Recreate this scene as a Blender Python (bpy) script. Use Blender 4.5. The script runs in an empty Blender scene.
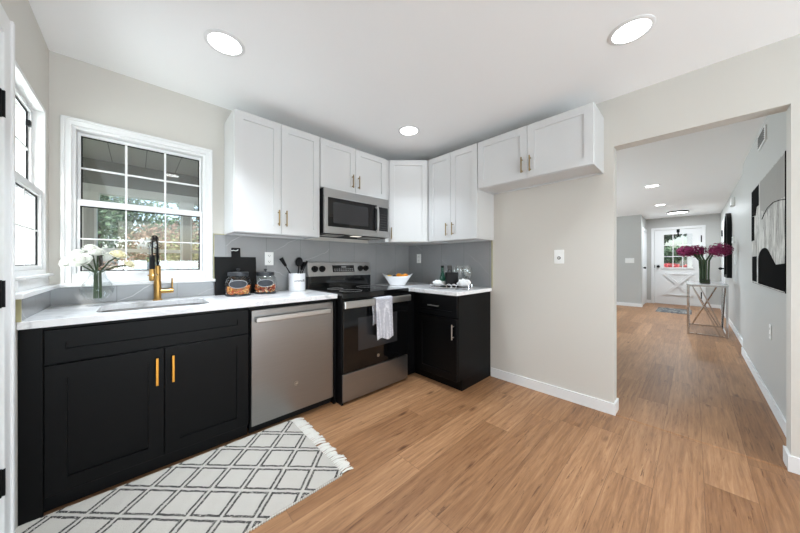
import bpy, bmesh, math, random
from mathutils import Vector, Matrix
C = bpy.context.scene.collection
S = bpy.context.scene
PI = math.pi
rnd = random.Random(7)

# ------------------------------------------------------------------ camera, world, light, exposure
TH = math.radians(46.5252)
cam = bpy.data.cameras.new('camera'); co = bpy.data.objects.new('camera', cam); C.objects.link(co)
cam.sensor_width = 36.0; cam.lens = 277.713 / 800 * 36.0
cam.shift_y = -3.8 / 800; cam.clip_start = 0.02; cam.clip_end = 200
co.location = (0, 0, 1.1669); co.rotation_euler = (PI / 2, 0, TH - PI / 2)
S.camera = co
S.view_settings.view_transform = 'Standard'; S.view_settings.look = 'None'
S.view_settings.exposure = 0.87; S.view_settings.gamma = 1.0; S.view_settings.use_curve_mapping = False
try:
    S.cycles.max_bounces = 10; S.cycles.diffuse_bounces = 6; S.cycles.transparent_max_bounces = 24
    S.cycles.sample_clamp_indirect = 6.0
except Exception: pass
w = bpy.data.worlds.new('sky'); S.world = w; w.use_nodes = True
nt = w.node_tree; bg = nt.nodes['Background']
sky = nt.nodes.new('ShaderNodeTexSky'); sky.sky_type = 'NISHITA'; sky.sun_disc = False
sky.sun_elevation = math.radians(48); sky.sun_rotation = math.radians(200); sky.dust_density = 2.5
nt.links.new(sky.outputs[0], bg.inputs[0]); bg.inputs[1].default_value = 0.22

def sun_light(energy, rot):
    l = bpy.data.lights.new('sun', 'SUN'); l.energy = energy; l.angle = math.radians(3); l.color = (1, .96, .9)
    o = bpy.data.objects.new('sun', l); C.objects.link(o); o.rotation_euler = rot
sun_light(2.2, (math.radians(42), 0, math.radians(-35)))

def area(name, loc, target, sx, sy, power, color=(1, 1, 1)):
    l = bpy.data.lights.new(name, 'AREA'); l.shape = 'RECTANGLE'; l.size = sx; l.size_y = sy; l.energy = power; l.color = color
    o = bpy.data.objects.new(name, l); C.objects.link(o); o.location = loc
    o.rotation_euler = (Vector(target) - Vector(loc)).to_track_quat('-Z', 'Y').to_euler()
    return o
# added fill lights out of view: behind the camera and in the living room
area('fill_rear', (.45, -3.0, .8), (.45, -1.9, 2.6), 2.4, 1.6, 84, (.76, .9, 1))
area('fill_living', (6.0, 4.2, 1.0), (6.0, 3.0, 2.2), 3.5, 1.8, 92, (.76, .91, 1))

area('daylight_left', (-.95, 2.2, 1.7), (2.3, 1.0, 1.9), 1.2, 1.3, 27, (.9, .95, 1))

# ------------------------------------------------------------------ material helpers
def lin(r, g, b):
    f = lambda c: (c / 255 / 12.92) if c / 255 <= .04045 else ((c / 255 + .055) / 1.055) ** 2.4
    return (f(r), f(g), f(b), 1)
class NT:
    def __init__(s, name):
        s.m = bpy.data.materials.new(name); s.m.use_nodes = True; s.t = s.m.node_tree
        s.b = s.t.nodes['Principled BSDF']; s.out = s.t.nodes['Material Output']
    def n(s, kind, **kw):
        x = s.t.nodes.new('ShaderNode' + kind)
        for k, v in kw.items(): setattr(x, k, v)
        return x
    def l(s, a, b): s.t.links.new(a, b)
    def setin(s, i, v):
        if hasattr(v, 'links'): s.l(v, i)
        else: i.default_value = v
    def math(s, op, a, b=None, c=None):
        x = s.n('Math', operation=op)
        for i, v in enumerate((a, b, c)):
            if v is not None: s.setin(x.inputs[i], v)
        return x.outputs[0]
    def mix(s, fac, a, b, blend='MIX'):
        x = s.n('Mix', data_type='RGBA', blend_type=blend)
        s.setin(x.inputs['Factor'], fac); s.setin(x.inputs[6], a); s.setin(x.inputs[7], b)
        return x.outputs[2]
    def coords(s, scale=(1, 1, 1), obj=False):
        g = s.n('TexCoord').outputs['Object'] if obj else s.n('NewGeometry').outputs['Position']
        mp = s.n('Mapping'); s.l(g, mp.inputs[0]); mp.inputs['Scale'].default_value = scale
        return mp.outputs[0]
    def noise(s, vec, scale, detail=4, rough=.5, dist=0):
        x = s.n('TexNoise'); s.l(vec, x.inputs['Vector'])
        x.inputs['Scale'].default_value = scale; x.inputs['Detail'].default_value = detail
        x.inputs['Roughness'].default_value = rough; x.inputs['Distortion'].default_value = dist
        return x.outputs[0]
    def ramp(s, fac, stops):
        x = s.n('ValToRGB'); s.l(fac, x.inputs[0]); e = x.color_ramp.elements
        while len(e) < len(stops): e.new(.5)
        for q, (p, c) in zip(e, stops): q.position = p; q.color = c
        return x.outputs[0]
    def bump(s, h, strength=.2, dist=.01):
        x = s.n('Bump'); s.l(h, x.inputs['Height']); x.inputs['Strength'].default_value = strength; x.inputs['Distance'].default_value = dist
        s.l(x.outputs[0], s.b.inputs['Normal'])
    def base(s, col, rough=.5, metal=0.0, spec=None, coat=0):
        s.setin(s.b.inputs['Base Color'], col); s.setin(s.b.inputs['Roughness'], rough); s.b.inputs['Metallic'].default_value = metal
        if spec is not None: s.b.inputs['Specular IOR Level'].default_value = spec
        s.b.inputs['Coat Weight'].default_value = coat
        return s
def plain(name, col, rough=.5, metal=0.0, spec=None, bump=0.0, bscale=60, var=0.03, coat=0):
    t = NT(name); v = t.coords()
    n = t.noise(v, bscale, 3)
    c2 = tuple(max(0, x * (1 - var)) for x in col[:3]) + (1,)
    t.base(t.mix(n, c2, col), rough, metal, spec, coat)
    if bump: t.bump(n, bump, .004)
    return t.m
def emit(name, col, strength):
    t = NT(name); t.base((0, 0, 0, 1), .5); t.b.inputs['Emission Color'].default_value = col; t.b.inputs['Emission Strength'].default_value = strength
    return t.m
def thin_glass(name, tint=(1, 1, 1, 1), edge=.9, base=.04, power=5.0):
    """clear glass surface: transparent, mirror-like towards grazing angles"""
    t = NT(name); tr = t.n('BsdfTransparent'); tr.inputs[0].default_value = tint
    gl = t.n('BsdfGlossy'); gl.inputs['Roughness'].default_value = .02
    lw = t.n('LayerWeight'); lw.inputs[0].default_value = .5
    f = t.math('ADD', t.math('MULTIPLY', t.math('POWER', lw.outputs['Facing'], power), edge), base)
    mx = t.n('MixShader'); t.l(f, mx.inputs[0]); t.l(tr.outputs[0], mx.inputs[1]); t.l(gl.outputs[0], mx.inputs[2])
    t.l(mx.outputs[0], t.out.inputs[0])
    return t.m
M = {}
M['wall'] = plain('wall_paint', lin(208, 204, 197), .6, bump=.05, bscale=180, var=.02)
M['hall_wall'] = plain('hall_paint', lin(188, 187, 184), .45, bump=.05, bscale=180, var=.02)
M['ceiling'] = plain('ceiling_paint', lin(248, 248, 248), .7, bump=.04, bscale=150, var=.01)
M['trim'] = plain('white_trim', lin(230, 230, 230), .35, var=.01)
M['cab_white'] = plain('white_cabinet_paint', lin(210, 210, 210), .35, var=.01)
M['cab_black'] = plain('black_cabinet_paint', lin(7, 7, 8), .42, var=.1, spec=.16)
M['black'] = plain('black_matte', lin(11, 11, 12), .5, var=.1, spec=.2)
M['edge_trim'] = plain('pale_brass_trim', lin(176, 170, 132), .5, .2, var=.05)
M['vent_slot'] = plain('vent_shadow', lin(120, 119, 117), .6)
M['bright_steel'] = plain('polished_steel', lin(196, 195, 193), .3, 1.0, var=.03)
M['black_gloss'] = plain('black_glass', lin(9, 9, 10), .06, var=.05, spec=.5)
M['screen'] = plain('dark_window_mesh', lin(44, 44, 46), .1, var=.1, spec=.6)
M['brass'] = plain('brushed_brass', lin(184, 144, 84), .3, 1.0, var=.08)
M['bronze'] = plain('antique_brass', lin(150, 128, 88), .35, 1.0, var=.1)
M['gold'] = plain('satin_gold', lin(226, 162, 70), .35, .9, var=.05)
M['chrome'] = plain('chrome', lin(215, 215, 216), .12, 1.0, var=.02)
M['nickel'] = plain('brushed_nickel', lin(205, 203, 198), .28, 1.0, var=.03)
M['white_ceramic'] = plain('white_ceramic', lin(238, 239, 242), .2, var=.01)
M['white_plastic'] = plain('white_plastic', lin(238, 238, 236), .35, var=.01)
M['slot'] = plain('dark_slot', lin(60, 58, 56), .6)
M['mark'] = plain('pale_marking', lin(170, 170, 172), .6)
M['glass'] = thin_glass('window_glass', (.95, .97, .97, 1), .9, .06)
M['vase_glass'] = thin_glass('clear_glass', (.97, .98, .98, 1), .5, .03, 3.5)
M['crystal'] = thin_glass('crystal', (.98, .99, .99, 1), .9, .05, 2.5)
M['green_glass'] = thin_glass('green_glass', (.3, .62, .5, 1), .6, .04, 4.0)
M['smoke_glass'] = thin_glass('smoked_glass', (.6, .6, .61, 1), .6, .04, 4.0)
M['lamp'] = emit('lamp_diffuser', (1, 1, 1, 1), 6.0)
M['mirror'] = plain('mirror_silver', lin(230, 230, 230), .02, 1.0, var=0)
M['stem'] = plain('green_stem', lin(52, 70, 40), .5, var=.3)
M['leaf_dark'] = plain('dark_leaf', lin(58, 80, 46), .5, var=.4)
M['petal_white'] = plain('white_petal', lin(226, 226, 218), .6, var=.06)
M['petal_yellow'] = plain('cream_petal', lin(240, 234, 205), .6, var=.05)
M['petal_magenta'] = plain('magenta_petal', lin(168, 48, 108), .6, var=.6, bscale=90)
M['orange'] = plain('orange_peel', lin(240, 150, 20), .4, bump=.15, bscale=200, var=.1)
M['plum'] = plain('dark_plum', lin(52, 24, 34), .35, var=.2)
M['lemon'] = plain('pale_apple', lin(230, 190, 90), .4, var=.2)
M['napkin'] = plain('white_cloth', lin(236, 236, 236), .9, bump=.4, bscale=160, var=.06)
M['chalk'] = plain('slate_plaque', lin(52, 54, 60), .7, var=.1)
M['jar_lid'] = plain('dark_lid', lin(44, 46, 50), .4, var=.1)

def mk_steel():
    t = NT('stainless_steel'); v = t.coords((2, 2, 260))
    n = t.noise(v, 3, 3)
    t.base(t.mix(n, lin(136, 134, 133), lin(152, 150, 148)), t.math('ADD', t.math('MULTIPLY', n, .08), .27), .95)
    t.bump(n, .03, .002); return t.m
M['steel'] = mk_steel()
M['light_steel'] = plain('light_steel', lin(178, 177, 176), .3, .95, var=.05)

def mk_floor():
    t = NT('oak_planks'); g = t.n('NewGeometry').outputs['Position']
    sp = t.n('SeparateXYZ'); t.l(g, sp.inputs[0]); x, y = sp.outputs[0], sp.outputs[1]
    W, Lh = .182, 1.22
    ry = t.math('DIVIDE', t.math('ADD', y, 10.05), W); row = t.math('FLOOR', ry); fy = t.math('FRACT', ry)
    wn = t.n('TexWhiteNoise', noise_dimensions='1D'); t.l(row, wn.inputs['W'])
    rx = t.math('ADD', t.math('DIVIDE', x, Lh), t.math('MULTIPLY', wn.outputs[0], 7.0)); colm = t.math('FLOOR', rx); fx = t.math('FRACT', rx)
    cmb = t.n('CombineXYZ'); t.l(row, cmb.inputs[0]); t.l(colm, cmb.inputs[1])
    wn2 = t.n('TexWhiteNoise', noise_dimensions='2D'); t.l(cmb.outputs[0], wn2.inputs['Vector'])
    pid = wn2.outputs[0]
    # grain coordinates, shifted per plank
    sh = t.n('CombineXYZ'); t.l(t.math('MULTIPLY', pid, 31), sh.inputs[0]); t.l(t.math('MULTIPLY', pid, 17), sh.inputs[1]); t.l(t.math('MULTIPLY', pid, 9), sh.inputs[2])
    va = t.n('VectorMath', operation='ADD'); t.l(g, va.inputs[0]); t.l(sh.outputs[0], va.inputs[1])
    mp = t.n('Mapping'); t.l(va.outputs[0], mp.inputs[0]); mp.inputs['Scale'].default_value = (.9, 15, 1)
    grain = t.noise(mp.outputs[0], 3.0, 9, .68, .5)
    mp2 = t.n('Mapping'); t.l(va.outputs[0], mp2.inputs[0]); mp2.inputs['Scale'].default_value = (3, 70, 1)
    fine = t.noise(mp2.outputs[0], 4, 4, .6)
    mp3 = t.n('Mapping'); t.l(va.outputs[0], mp3.inputs[0]); mp3.inputs['Scale'].default_value = (2.4, 8, 1)
    vor = t.n('TexVoronoi'); t.l(mp3.outputs[0], vor.inputs['Vector']); vor.inputs['Scale'].default_value = .8
    knot = t.ramp(t.math('ADD', vor.outputs['Distance'], t.math('MULTIPLY', grain, .12)), [(.09, (1, 1, 1, 1)), (.19, (0, 0, 0, 1))])
    c = t.ramp(grain, [(.3, lin(126, 88, 59)), (.5, lin(166, 123, 87)), (.7, lin(194, 150, 110))])
    c = t.mix(t.math('MULTIPLY', fine, .35), c, lin(146, 108, 78))
    c = t.mix(t.math('MULTIPLY', knot, .8), c, lin(92, 58, 36))
    mp4 = t.n('Mapping'); t.l(va.outputs[0], mp4.inputs[0]); mp4.inputs['Scale'].default_value = (2.2, 30, 1)
    stk = t.ramp(t.noise(mp4.outputs[0], 2.4, 8, .7, .5), [(.58, (0, 0, 0, 1)), (.66, (1, 1, 1, 1))])
    patch = t.ramp(t.noise(va.outputs[0], 1.9, 2), [(.34, (0, 0, 0, 1)), (.54, (1, 1, 1, 1))])
    c = t.mix(t.math('MULTIPLY', t.math('MULTIPLY', stk, patch), .75), c, lin(84, 52, 32))
    tone = t.ramp(pid, [(0, lin(216, 208, 200)), (.5, lin(238, 235, 231)), (1, (1, 1, 1, 1))])
    c = t.mix(1.0, c, tone, 'MULTIPLY')
    ex = t.math('MULTIPLY', t.math('MINIMUM', fx, t.math('SUBTRACT', 1.0, fx)), Lh)
    ey = t.math('MULTIPLY', t.math('MINIMUM', fy, t.math('SUBTRACT', 1.0, fy)), W)
    seam = t.math('LESS_THAN', t.math('MINIMUM', ex, ey), .0013)
    c = t.mix(t.math('MULTIPLY', seam, .5), c, lin(84, 56, 38))
    t.base(c, t.math('ADD', t.math('MULTIPLY', grain, .15), .36), spec=.4)
    t.bump(t.math('SUBTRACT', fine, t.math('MULTIPLY', seam, 2)), .06, .003)
    return t.m
M['floor'] = mk_floor()

def veins(t, v, scale, width, dist=1.2):
    n = t.noise(v, scale, 5, .55, dist)
    d = t.math('ABSOLUTE', t.math('SUBTRACT', n, .5))
    return t.ramp(d, [(0, (1, 1, 1, 1)), (width, (0, 0, 0, 1))])
def mk_counter():
    t = NT('white_quartz'); v = t.coords((1, 1.6, 1))
    a = veins(t, v, 1.6, .035); b = veins(t, v, 4.5, .02)
    msk = t.noise(v, 2.2, 2)
    c = t.mix(t.math('MULTIPLY', t.math('MULTIPLY', a, msk), .75), lin(240, 240, 241), lin(168, 168, 172))
    c = t.mix(t.math('MULTIPLY', t.math('MULTIPLY', b, msk), .4), c, lin(176, 178, 182))
    t.base(c, .16, spec=.5); return t.m
M['counter'] = mk_counter()
def mk_tile():
    t = NT('grey_marble_tile'); g = t.n('NewGeometry').outputs['Position']
    sp = t.n('SeparateXYZ'); t.l(g, sp.inputs[0])
    k = t.math('ADD', sp.outputs[0], sp.outputs[1])         # runs along either wall
    r = t.math('DIVIDE', t.math('SUBTRACT', k, 2.635 + .833), .3125)
    fl = t.math('FLOOR', r); fr = t.math('FRACT', r)
    e = t.math('MULTIPLY', t.math('MINIMUM', fr, t.math('SUBTRACT', 1.0, fr)), .3125)
    seam = t.math('LESS_THAN', e, .0016)
    sh = t.n('CombineXYZ'); t.l(t.math('MULTIPLY', fl, 3.7), sh.inputs[0]); t.l(t.math('MULTIPLY', fl, 1.9), sh.inputs[2])
    va = t.n('VectorMath', operation='ADD'); t.l(g, va.inputs[0]); t.l(sh.outputs[0], va.inputs[1])
    mp = t.n('Mapping'); t.l(va.outputs[0], mp.inputs[0]); mp.inputs['Rotation'].default_value = (.6, .5, .4)
    cloud = t.noise(mp.outputs[0], 3, 4)
    warp = t.math('MULTIPLY', t.noise(mp.outputs[0], 2.2, 4), .3)
    def diag(slope, period, ph, wd):
        q = t.math('ADD', t.math('ADD', t.math('MULTIPLY', k, slope), sp.outputs[2]), t.math('ADD', warp, t.math('MULTIPLY', fl, ph)))
        return t.math('LESS_THAN', t.math('ABSOLUTE', t.math('SUBTRACT', t.math('FRACT', t.math('DIVIDE', q, period)), .5)), wd)
    msk = t.ramp(t.noise(mp.outputs[0], 2.3, 2), [(.42, (0, 0, 0, 1)), (.62, (1, 1, 1, 1))])
    msk2 = t.ramp(t.noise(mp.outputs[0], 3.1, 2), [(.5, (0, 0, 0, 1)), (.62, (1, 1, 1, 1))])
    a = t.math('ADD', t.math('MULTIPLY', diag(-.62, .52, .27, .005), msk), t.math('MULTIPLY', diag(.55, .7, .4, .003), msk2))
    a = t.math('MINIMUM', a, 1.0)
    c = t.mix(cloud, lin(130, 131, 133), lin(156, 156, 157))
    c = t.mix(t.math('MULTIPLY', a, .5), c, lin(206, 206, 205))
    c = t.mix(t.math('MULTIPLY', seam, .7), c, lin(100, 101, 104))
    t.base(c, .22, spec=.5); return t.m
M['tile'] = mk_tile()
def mk_rug():
    t = NT('woven_rug'); g = t.n('NewGeometry').outputs['Position']
    sp = t.n('SeparateXYZ'); t.l(g, sp.inputs[0]); x, y = sp.outputs[0], sp.outputs[1]
    P = .157
    wob = t.noise(g, 26, 3); wv = t.math('MULTIPLY', t.math('SUBTRACT', wob, .5), .006)
    def fam(sign, off):
        q = t.math('MULTIPLY', t.math('ADD' if sign > 0 else 'SUBTRACT', x, y), .70711)
        q = t.math('ADD', q, wv)
        r = t.math('DIVIDE', t.math('SUBTRACT', q, off), P)
        fr = t.math('FRACT', t.math('ADD', r, .5))
        return t.math('MULTIPLY', t.math('ABSOLUTE', t.math('SUBTRACT', fr, .5)), P), q
    da, qa = fam(1, 1.231); db, qb = fam(-1, -1.159)
    def band(d):   # dark double line either side of a pale strip
        return t.math('MULTIPLY', t.math('GREATER_THAN', d, .007), t.math('LESS_THAN', d, .0185))
    br = t.noise(g, 150, 2, .6); dash = t.math('GREATER_THAN', br, .4)
    inter_a = t.math('GREATER_THAN', db, .0075); inter_b = t.math('GREATER_THAN', da, .0075)
    lines = t.math('MAXIMUM', t.math('MULTIPLY', band(da), inter_a), t.math('MULTIPLY', band(db), inter_b))
    lines = t.math('MULTIPLY', lines, dash)
    weave = t.noise(g, 320, 2)
    c = t.mix(weave, lin(172, 166, 158), lin(192, 186, 178))
    c = t.mix(t.math('MULTIPLY', lines, .92), c, lin(40, 39, 40))
    t.base(c, .95, spec=.1)
    t.bump(t.math('ADD', weave, t.math('MULTIPLY', lines, .8)), .5, .004); return t.m
M['rug'] = mk_rug()
M['fringe'] = plain('rug_yarn', lin(226, 222, 214), .95, var=.15, bscale=120)
def mk_mat():
    t = NT('patterned_mat'); v = t.coords((1, 1, 1))
    vo = t.n('TexVoronoi'); t.l(v, vo.inputs['Vector']); vo.inputs['Scale'].default_value = 8
    n = t.noise(v, 14, 4)
    c = t.ramp(t.math('ADD', vo.outputs['Distance'], t.math('MULTIPLY', n, .3)), [(.25, lin(64, 66, 70)), (.42, lin(168, 164, 158)), (.62, lin(84, 86, 88))])
    t.base(c, .95); return t.m
M['mat'] = mk_mat()
def mk_towel():
    t = NT('waffle_towel'); v = t.coords((1, 1, 1))
    wv = t.n('TexVoronoi'); t.l(v, wv.inputs['Vector']); wv.inputs['Scale'].default_value = 140; wv.feature = 'F1'; wv.distance = 'CHEBYCHEV'; wv.inputs['Randomness'].default_value = .35
    k = t.ramp(wv.outputs['Distance'], [(.2, (1, 1, 1, 1)), (.5, (0, 0, 0, 1))])
    t.base(t.mix(k, lin(232, 232, 238), lin(128, 130, 146)), .95, spec=.1)
    t.bump(k, .3, .003); return t.m
M['towel'] = mk_towel()
def mk_leafy(name, a, b, c):
    t = NT(name); n = t.noise(t.coords(), 7, 4)
    t.base(t.ramp(n, [(.35, a), (.5, b), (.65, c)]), .6); return t.m
M['tree_green'] = mk_leafy('tree_leaves', lin(52, 78, 50), lin(86, 116, 80), lin(130, 154, 120))
M['tree_dark'] = mk_leafy('dark_tree_leaves', lin(30, 44, 30), lin(52, 68, 46), lin(86, 104, 76))
M['shrub_red'] = mk_leafy('russet_leaves', lin(92, 78, 64), lin(150, 118, 100), lin(150, 150, 120))
M['shrub_olive'] = mk_leafy('olive_leaves', lin(80, 96, 66), lin(128, 140, 96), lin(176, 176, 130))
M['flower_white'] = mk_leafy('white_bloom', lin(190, 200, 190), lin(232, 234, 230), lin(244, 244, 242))
M['flower_red'] = mk_leafy('red_bloom', lin(150, 40, 46), lin(220, 76, 80), lin(230, 160, 150))
M['bark'] = plain('bark', lin(78, 66, 56), .9, bump=.5, bscale=30, var=.4)
M['grass'] = mk_leafy('lawn', lin(84, 110, 64), lin(110, 136, 84), lin(140, 156, 104))
M['porch'] = plain('porch_grey_paint', lin(178, 178, 176), .7, var=.04)
M['porch_dark'] = plain('porch_beam_paint', lin(122, 122, 120), .7, var=.05)
M['porch_white'] = plain('porch_white_paint', lin(226, 227, 226), .6, var=.03)
def mk_boards():
    t = NT('porch_ceiling_boards'); sp = t.n('SeparateXYZ'); t.l(t.n('NewGeometry').outputs['Position'], sp.inputs[0])
    f = t.math('FRACT', t.math('DIVIDE', t.math('ADD', sp.outputs[0], 5.02), .3)); s = t.math('LESS_THAN', f, .02)
    t.base(t.mix(s, lin(186, 186, 184), lin(100, 100, 98)), .7); return t.m
M['boards'] = mk_boards()
def mk_jarmix(name, cols):
    t = NT(name); v = t.coords()
    vo = t.n('TexVoronoi'); t.l(v, vo.inputs['Vector']); vo.inputs['Scale'].default_value = 60
    sp = t.n('SeparateColor'); t.l(vo.outputs['Color'], sp.inputs[0])
    t.base(t.ramp(sp.outputs[0], [(i / (len(cols) - .999), c) for i, c in enumerate(cols)]), .6); return t.m
M['mix_a'] = mk_jarmix('pasta_mix', [lin(226, 84, 26), lin(240, 160, 60), lin(150, 44, 22), lin(246, 200, 110), lin(232, 96, 34)])
M['mix_b'] = mk_jarmix('trail_mix', [lin(240, 222, 184), lin(204, 66, 26), lin(96, 26, 18), lin(236, 132, 52), lin(240, 214, 170)])
def mk_art():
    t = NT('abstract_canvas'); g = t.n('NewGeometry').outputs['Position']
    sp = t.n('SeparateXYZ'); t.l(g, sp.inputs[0])
    mp = t.n('Mapping'); t.l(g, mp.inputs[0]); mp.inputs['Scale'].default_value = (5, 1, 1.6)
    n = t.noise(mp.outputs[0], 3, 6, .65, .8)
    mp2 = t.n('Mapping'); t.l(g, mp2.inputs[0]); mp2.inputs['Scale'].default_value = (9, 1, 2.2)
    n2 = t.noise(mp2.outputs[0], 4, 5, .7, .3)
    c = t.ramp(n, [(.3, lin(120, 116, 110)), (.48, lin(176, 172, 166)), (.6, lin(214, 211, 206))])
    c = t.mix(t.math('MULTIPLY', t.math('GREATER_THAN', n2, .63), .8), c, lin(44, 40, 36))
    t.base(c, .6); return t.m
M['art'] = mk_art()
M['art_black'] = plain('canvas_black', lin(9, 9, 10), .8, var=.15, spec=.02)
M['art_grey'] = plain('canvas_grey', lin(150, 146, 140), .6, var=.1, bscale=20)

# ------------------------------------------------------------------ mesh helpers
ORIG = {}
class MB:
    exact = False
    def __init__(s, xf=None): s.bm = bmesh.new(); s.xf = xf; s.k = 0
    def _e(s):
        if MB.exact: return 0.0
        s.k += 1; return ((s.k - 1) % 5) * .00012      # keeps overlapping boxes of one mesh from sharing a plane
    def _x(s, p): return (s.xf @ Vector(p)) if s.xf is not None else Vector(p)
    def poly(s, pts, faces):
        v = [s.bm.verts.new(s._x(p)) for p in pts]
        for f in faces:
            try: s.bm.faces.new([v[i] for i in f])
            except ValueError: pass
        return s
    def box(s, x0, x1, y0, y1, z0, z1):
        e = s._e(); x0, x1, y0, y1, z0, z1 = min(x0, x1) + e, max(x0, x1) - e, min(y0, y1) + e, max(y0, y1) - e, min(z0, z1) + e, max(z0, z1) - e
        if min(x1 - x0, y1 - y0, z1 - z0) < .0002: e = 0
        p = [(x, y, z) for z in (z0, z1) for y in (y0, y1) for x in (x0, x1)]
        return s.poly(p, [(0, 2, 3, 1), (4, 5, 7, 6), (0, 1, 5, 4), (2, 6, 7, 3), (0, 4, 6, 2), (1, 3, 7, 5)])
    def bar(s, a, b, wd, ht=None, up=(0, 0, 1)):
        a, b = Vector(a), Vector(b); d = (b - a).normalized(); ht = ht or wd; e = s._e() * 2; wd -= e; ht -= e
        upv = Vector(up)
        if abs(d.dot(upv)) > .98: upv = Vector((0, 1, 0))
        u = d.cross(upv).normalized() * wd / 2; v = u.cross(d).normalized() * ht / 2
        p = [a - u - v, a + u - v, a + u + v, a - u + v, b - u - v, b + u - v, b + u + v, b - u + v]
        return s.poly(p, [(0, 1, 2, 3), (7, 6, 5, 4), (0, 4, 5, 1), (1, 5, 6, 2), (2, 6, 7, 3), (3, 7, 4, 0)])
    def tube(s, pts, r, seg=10, caps=True):
        pts = [Vector(p) for p in pts]; rs = r if isinstance(r, (list, tuple)) else [r] * len(pts)
        rings = []; prev = None
        for i, p in enumerate(pts):
            d = (pts[min(i + 1, len(pts) - 1)] - pts[max(i - 1, 0)])
            d = d.normalized() if d.length > 1e-9 else Vector((0, 0, 1))
            if prev is None: u = d.orthogonal().normalized()
            else:
                u = prev - d * prev.dot(d); u = u.normalized() if u.length > 1e-6 else d.orthogonal().normalized()
            prev = u; v = d.cross(u)
            rings.append([s.bm.verts.new(s._x(p + (u * math.cos(2 * PI * k / seg) + v * math.sin(2 * PI * k / seg)) * rs[i])) for k in range(seg)])
        for a, b in zip(rings, rings[1:]):
            for k in range(seg): s.bm.faces.new([a[k], a[(k + 1) % seg], b[(k + 1) % seg], b[k]])
        if caps:
            s.bm.faces.new(rings[0][::-1]); s.bm.faces.new(rings[-1])
        return s
    def cyl(s, a, b, r, seg=20): return s.tube([a, b], r, seg)
    def lathe(s, prof, c=(0, 0, 0), seg=28, caps=True):
        c = Vector(c); rings = []
        for r, z in prof:
            rings.append([s.bm.verts.new(s._x(c + Vector((r * math.cos(2 * PI * k / seg), r * math.sin(2 * PI * k / seg), z)))) for k in range(seg)])
        for a, b in zip(rings, rings[1:]):
            for k in range(seg): s.bm.faces.new([a[k], a[(k + 1) % seg], b[(k + 1) % seg], b[k]])
        if caps:
            s.bm.faces.new(rings[0][::-1]); s.bm.faces.new(rings[-1])
        return s
    def prism(s, pts, vec):
        vec = Vector(vec); n = len(pts); p = [Vector(q) for q in pts]; p += [q + vec for q in p]
        f = [tuple(range(n))[::-1], tuple(range(n, 2 * n))] + [(i, (i + 1) % n, n + (i + 1) % n, n + i) for i in range(n)]
        return s.poly(p, f)
    def ball(s, c, r, sub=2, sc=(1, 1, 1)):
        m = Matrix.Translation(Vector(c)) @ Matrix.Diagonal((sc[0], sc[1], sc[2], 1))
        if s.xf is not None: m = s.xf @ m
        bmesh.ops.create_icosphere(s.bm, subdivisions=sub, radius=r, matrix=m); return s
    def build(s, name, mat, parent=None, bevel=0, smooth=False, base=None, local=False):
        bmesh.ops.recalc_face_normals(s.bm, faces=s.bm.faces)
        org = Vector((0, 0, 0))
        if parent is not None: org = ORIG.get(parent.name, org)
        elif base is not None: org = Vector(base)
        if org.length and not local: bmesh.ops.translate(s.bm, verts=s.bm.verts, vec=-org)
        me = bpy.data.meshes.new(name); s.bm.to_mesh(me); s.bm.free()
        if smooth:
            for p in me.polygons: p.use_smooth = True
        o = bpy.data.objects.new(name, me); C.objects.link(o); me.materials.append(mat)
        if parent is not None: o.parent = parent
        else: o.location = org
        ORIG[o.name] = org
        if bevel:
            b = o.modifiers.new('bevel', 'BEVEL'); b.width = bevel; b.segments = 2; b.limit_method = 'ANGLE'; b.angle_limit = math.radians(40)
        if smooth:
            try: o.modifiers.new('wn', 'WEIGHTED_NORMAL')
            except Exception: pass
        return o
def tag(o, label, cat, group=None, kind=None):
    o['label'] = label; o['category'] = cat
    if group: o['group'] = group
    if kind: o['kind'] = kind
    return o
def thing(name, label, cat, loc, group=None, kind=None):
    o = bpy.data.objects.new(name, None); C.objects.link(o); o.empty_display_size = .1
    o.location = loc; ORIG[o.name] = Vector(loc)
    return tag(o, label, cat, group, kind)
def copy_tree(o, parent=None):
    c = o.copy(); C.objects.link(c); ORIG[c.name] = ORIG.get(o.name, Vector())
    if parent is not None: c.parent = parent
    for ch in list(o.children): copy_tree(ch, c)
    return c
def struct(name, mb, mat, label=None, cat=None, **kw):
    o = mb.build(name, mat, **kw); o['kind'] = 'structure'
    if label: o['label'] = label; o['category'] = cat
    return o
def wall_xf(origin, u, n):   # local (a, d, z): a along u, d outwards along n
    u, n = Vector(u), Vector(n)
    return Matrix(((u.x, n.x, 0, origin[0]), (u.y, n.y, 0, origin[1]), (0, 0, 1, origin[2]), (0, 0, 0, 1)))

# ------------------------------------------------------------------ dimensions
XL, XR, YB, HC = -.379, 2.657, 2.635, 2.43
YF = -3.4           # rear wall behind the camera
XR2 = 2.772         # hall side of the right wall
XE, YH, YJ = 10.82, -.44, -.485   # the hall wall steps back a little past the canvas
CT, CB = .908, .874  # counter top, underside

# ------------------------------------------------------------------ structure
MB.exact = True     # wall pieces meet flush
struct('floor', MB().box(XL - .15, XE + .15, YF - .15, 4.6, -.1, 0), M['floor'])
struct('ceiling', MB().box(XL - .15, XE + .15, YF - .15, 4.6, HC, HC + .1), M['ceiling'])
# sink wall with its window opening
WX0, WX1, WZ0, WZ1 = -.296, .397, 1.05, 2.02
b = MB(); y0, y1 = YB, YB + .14
b.box(XL - .15, WX0, y0, y1, 0, HC).box(WX1, XR2, y0, y1, 0, HC).box(WX0, WX1, y0, y1, 0, WZ0).box(WX0, WX1, y0, y1, WZ1, HC)
struct('wall_back', b, M['wall'])
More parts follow.
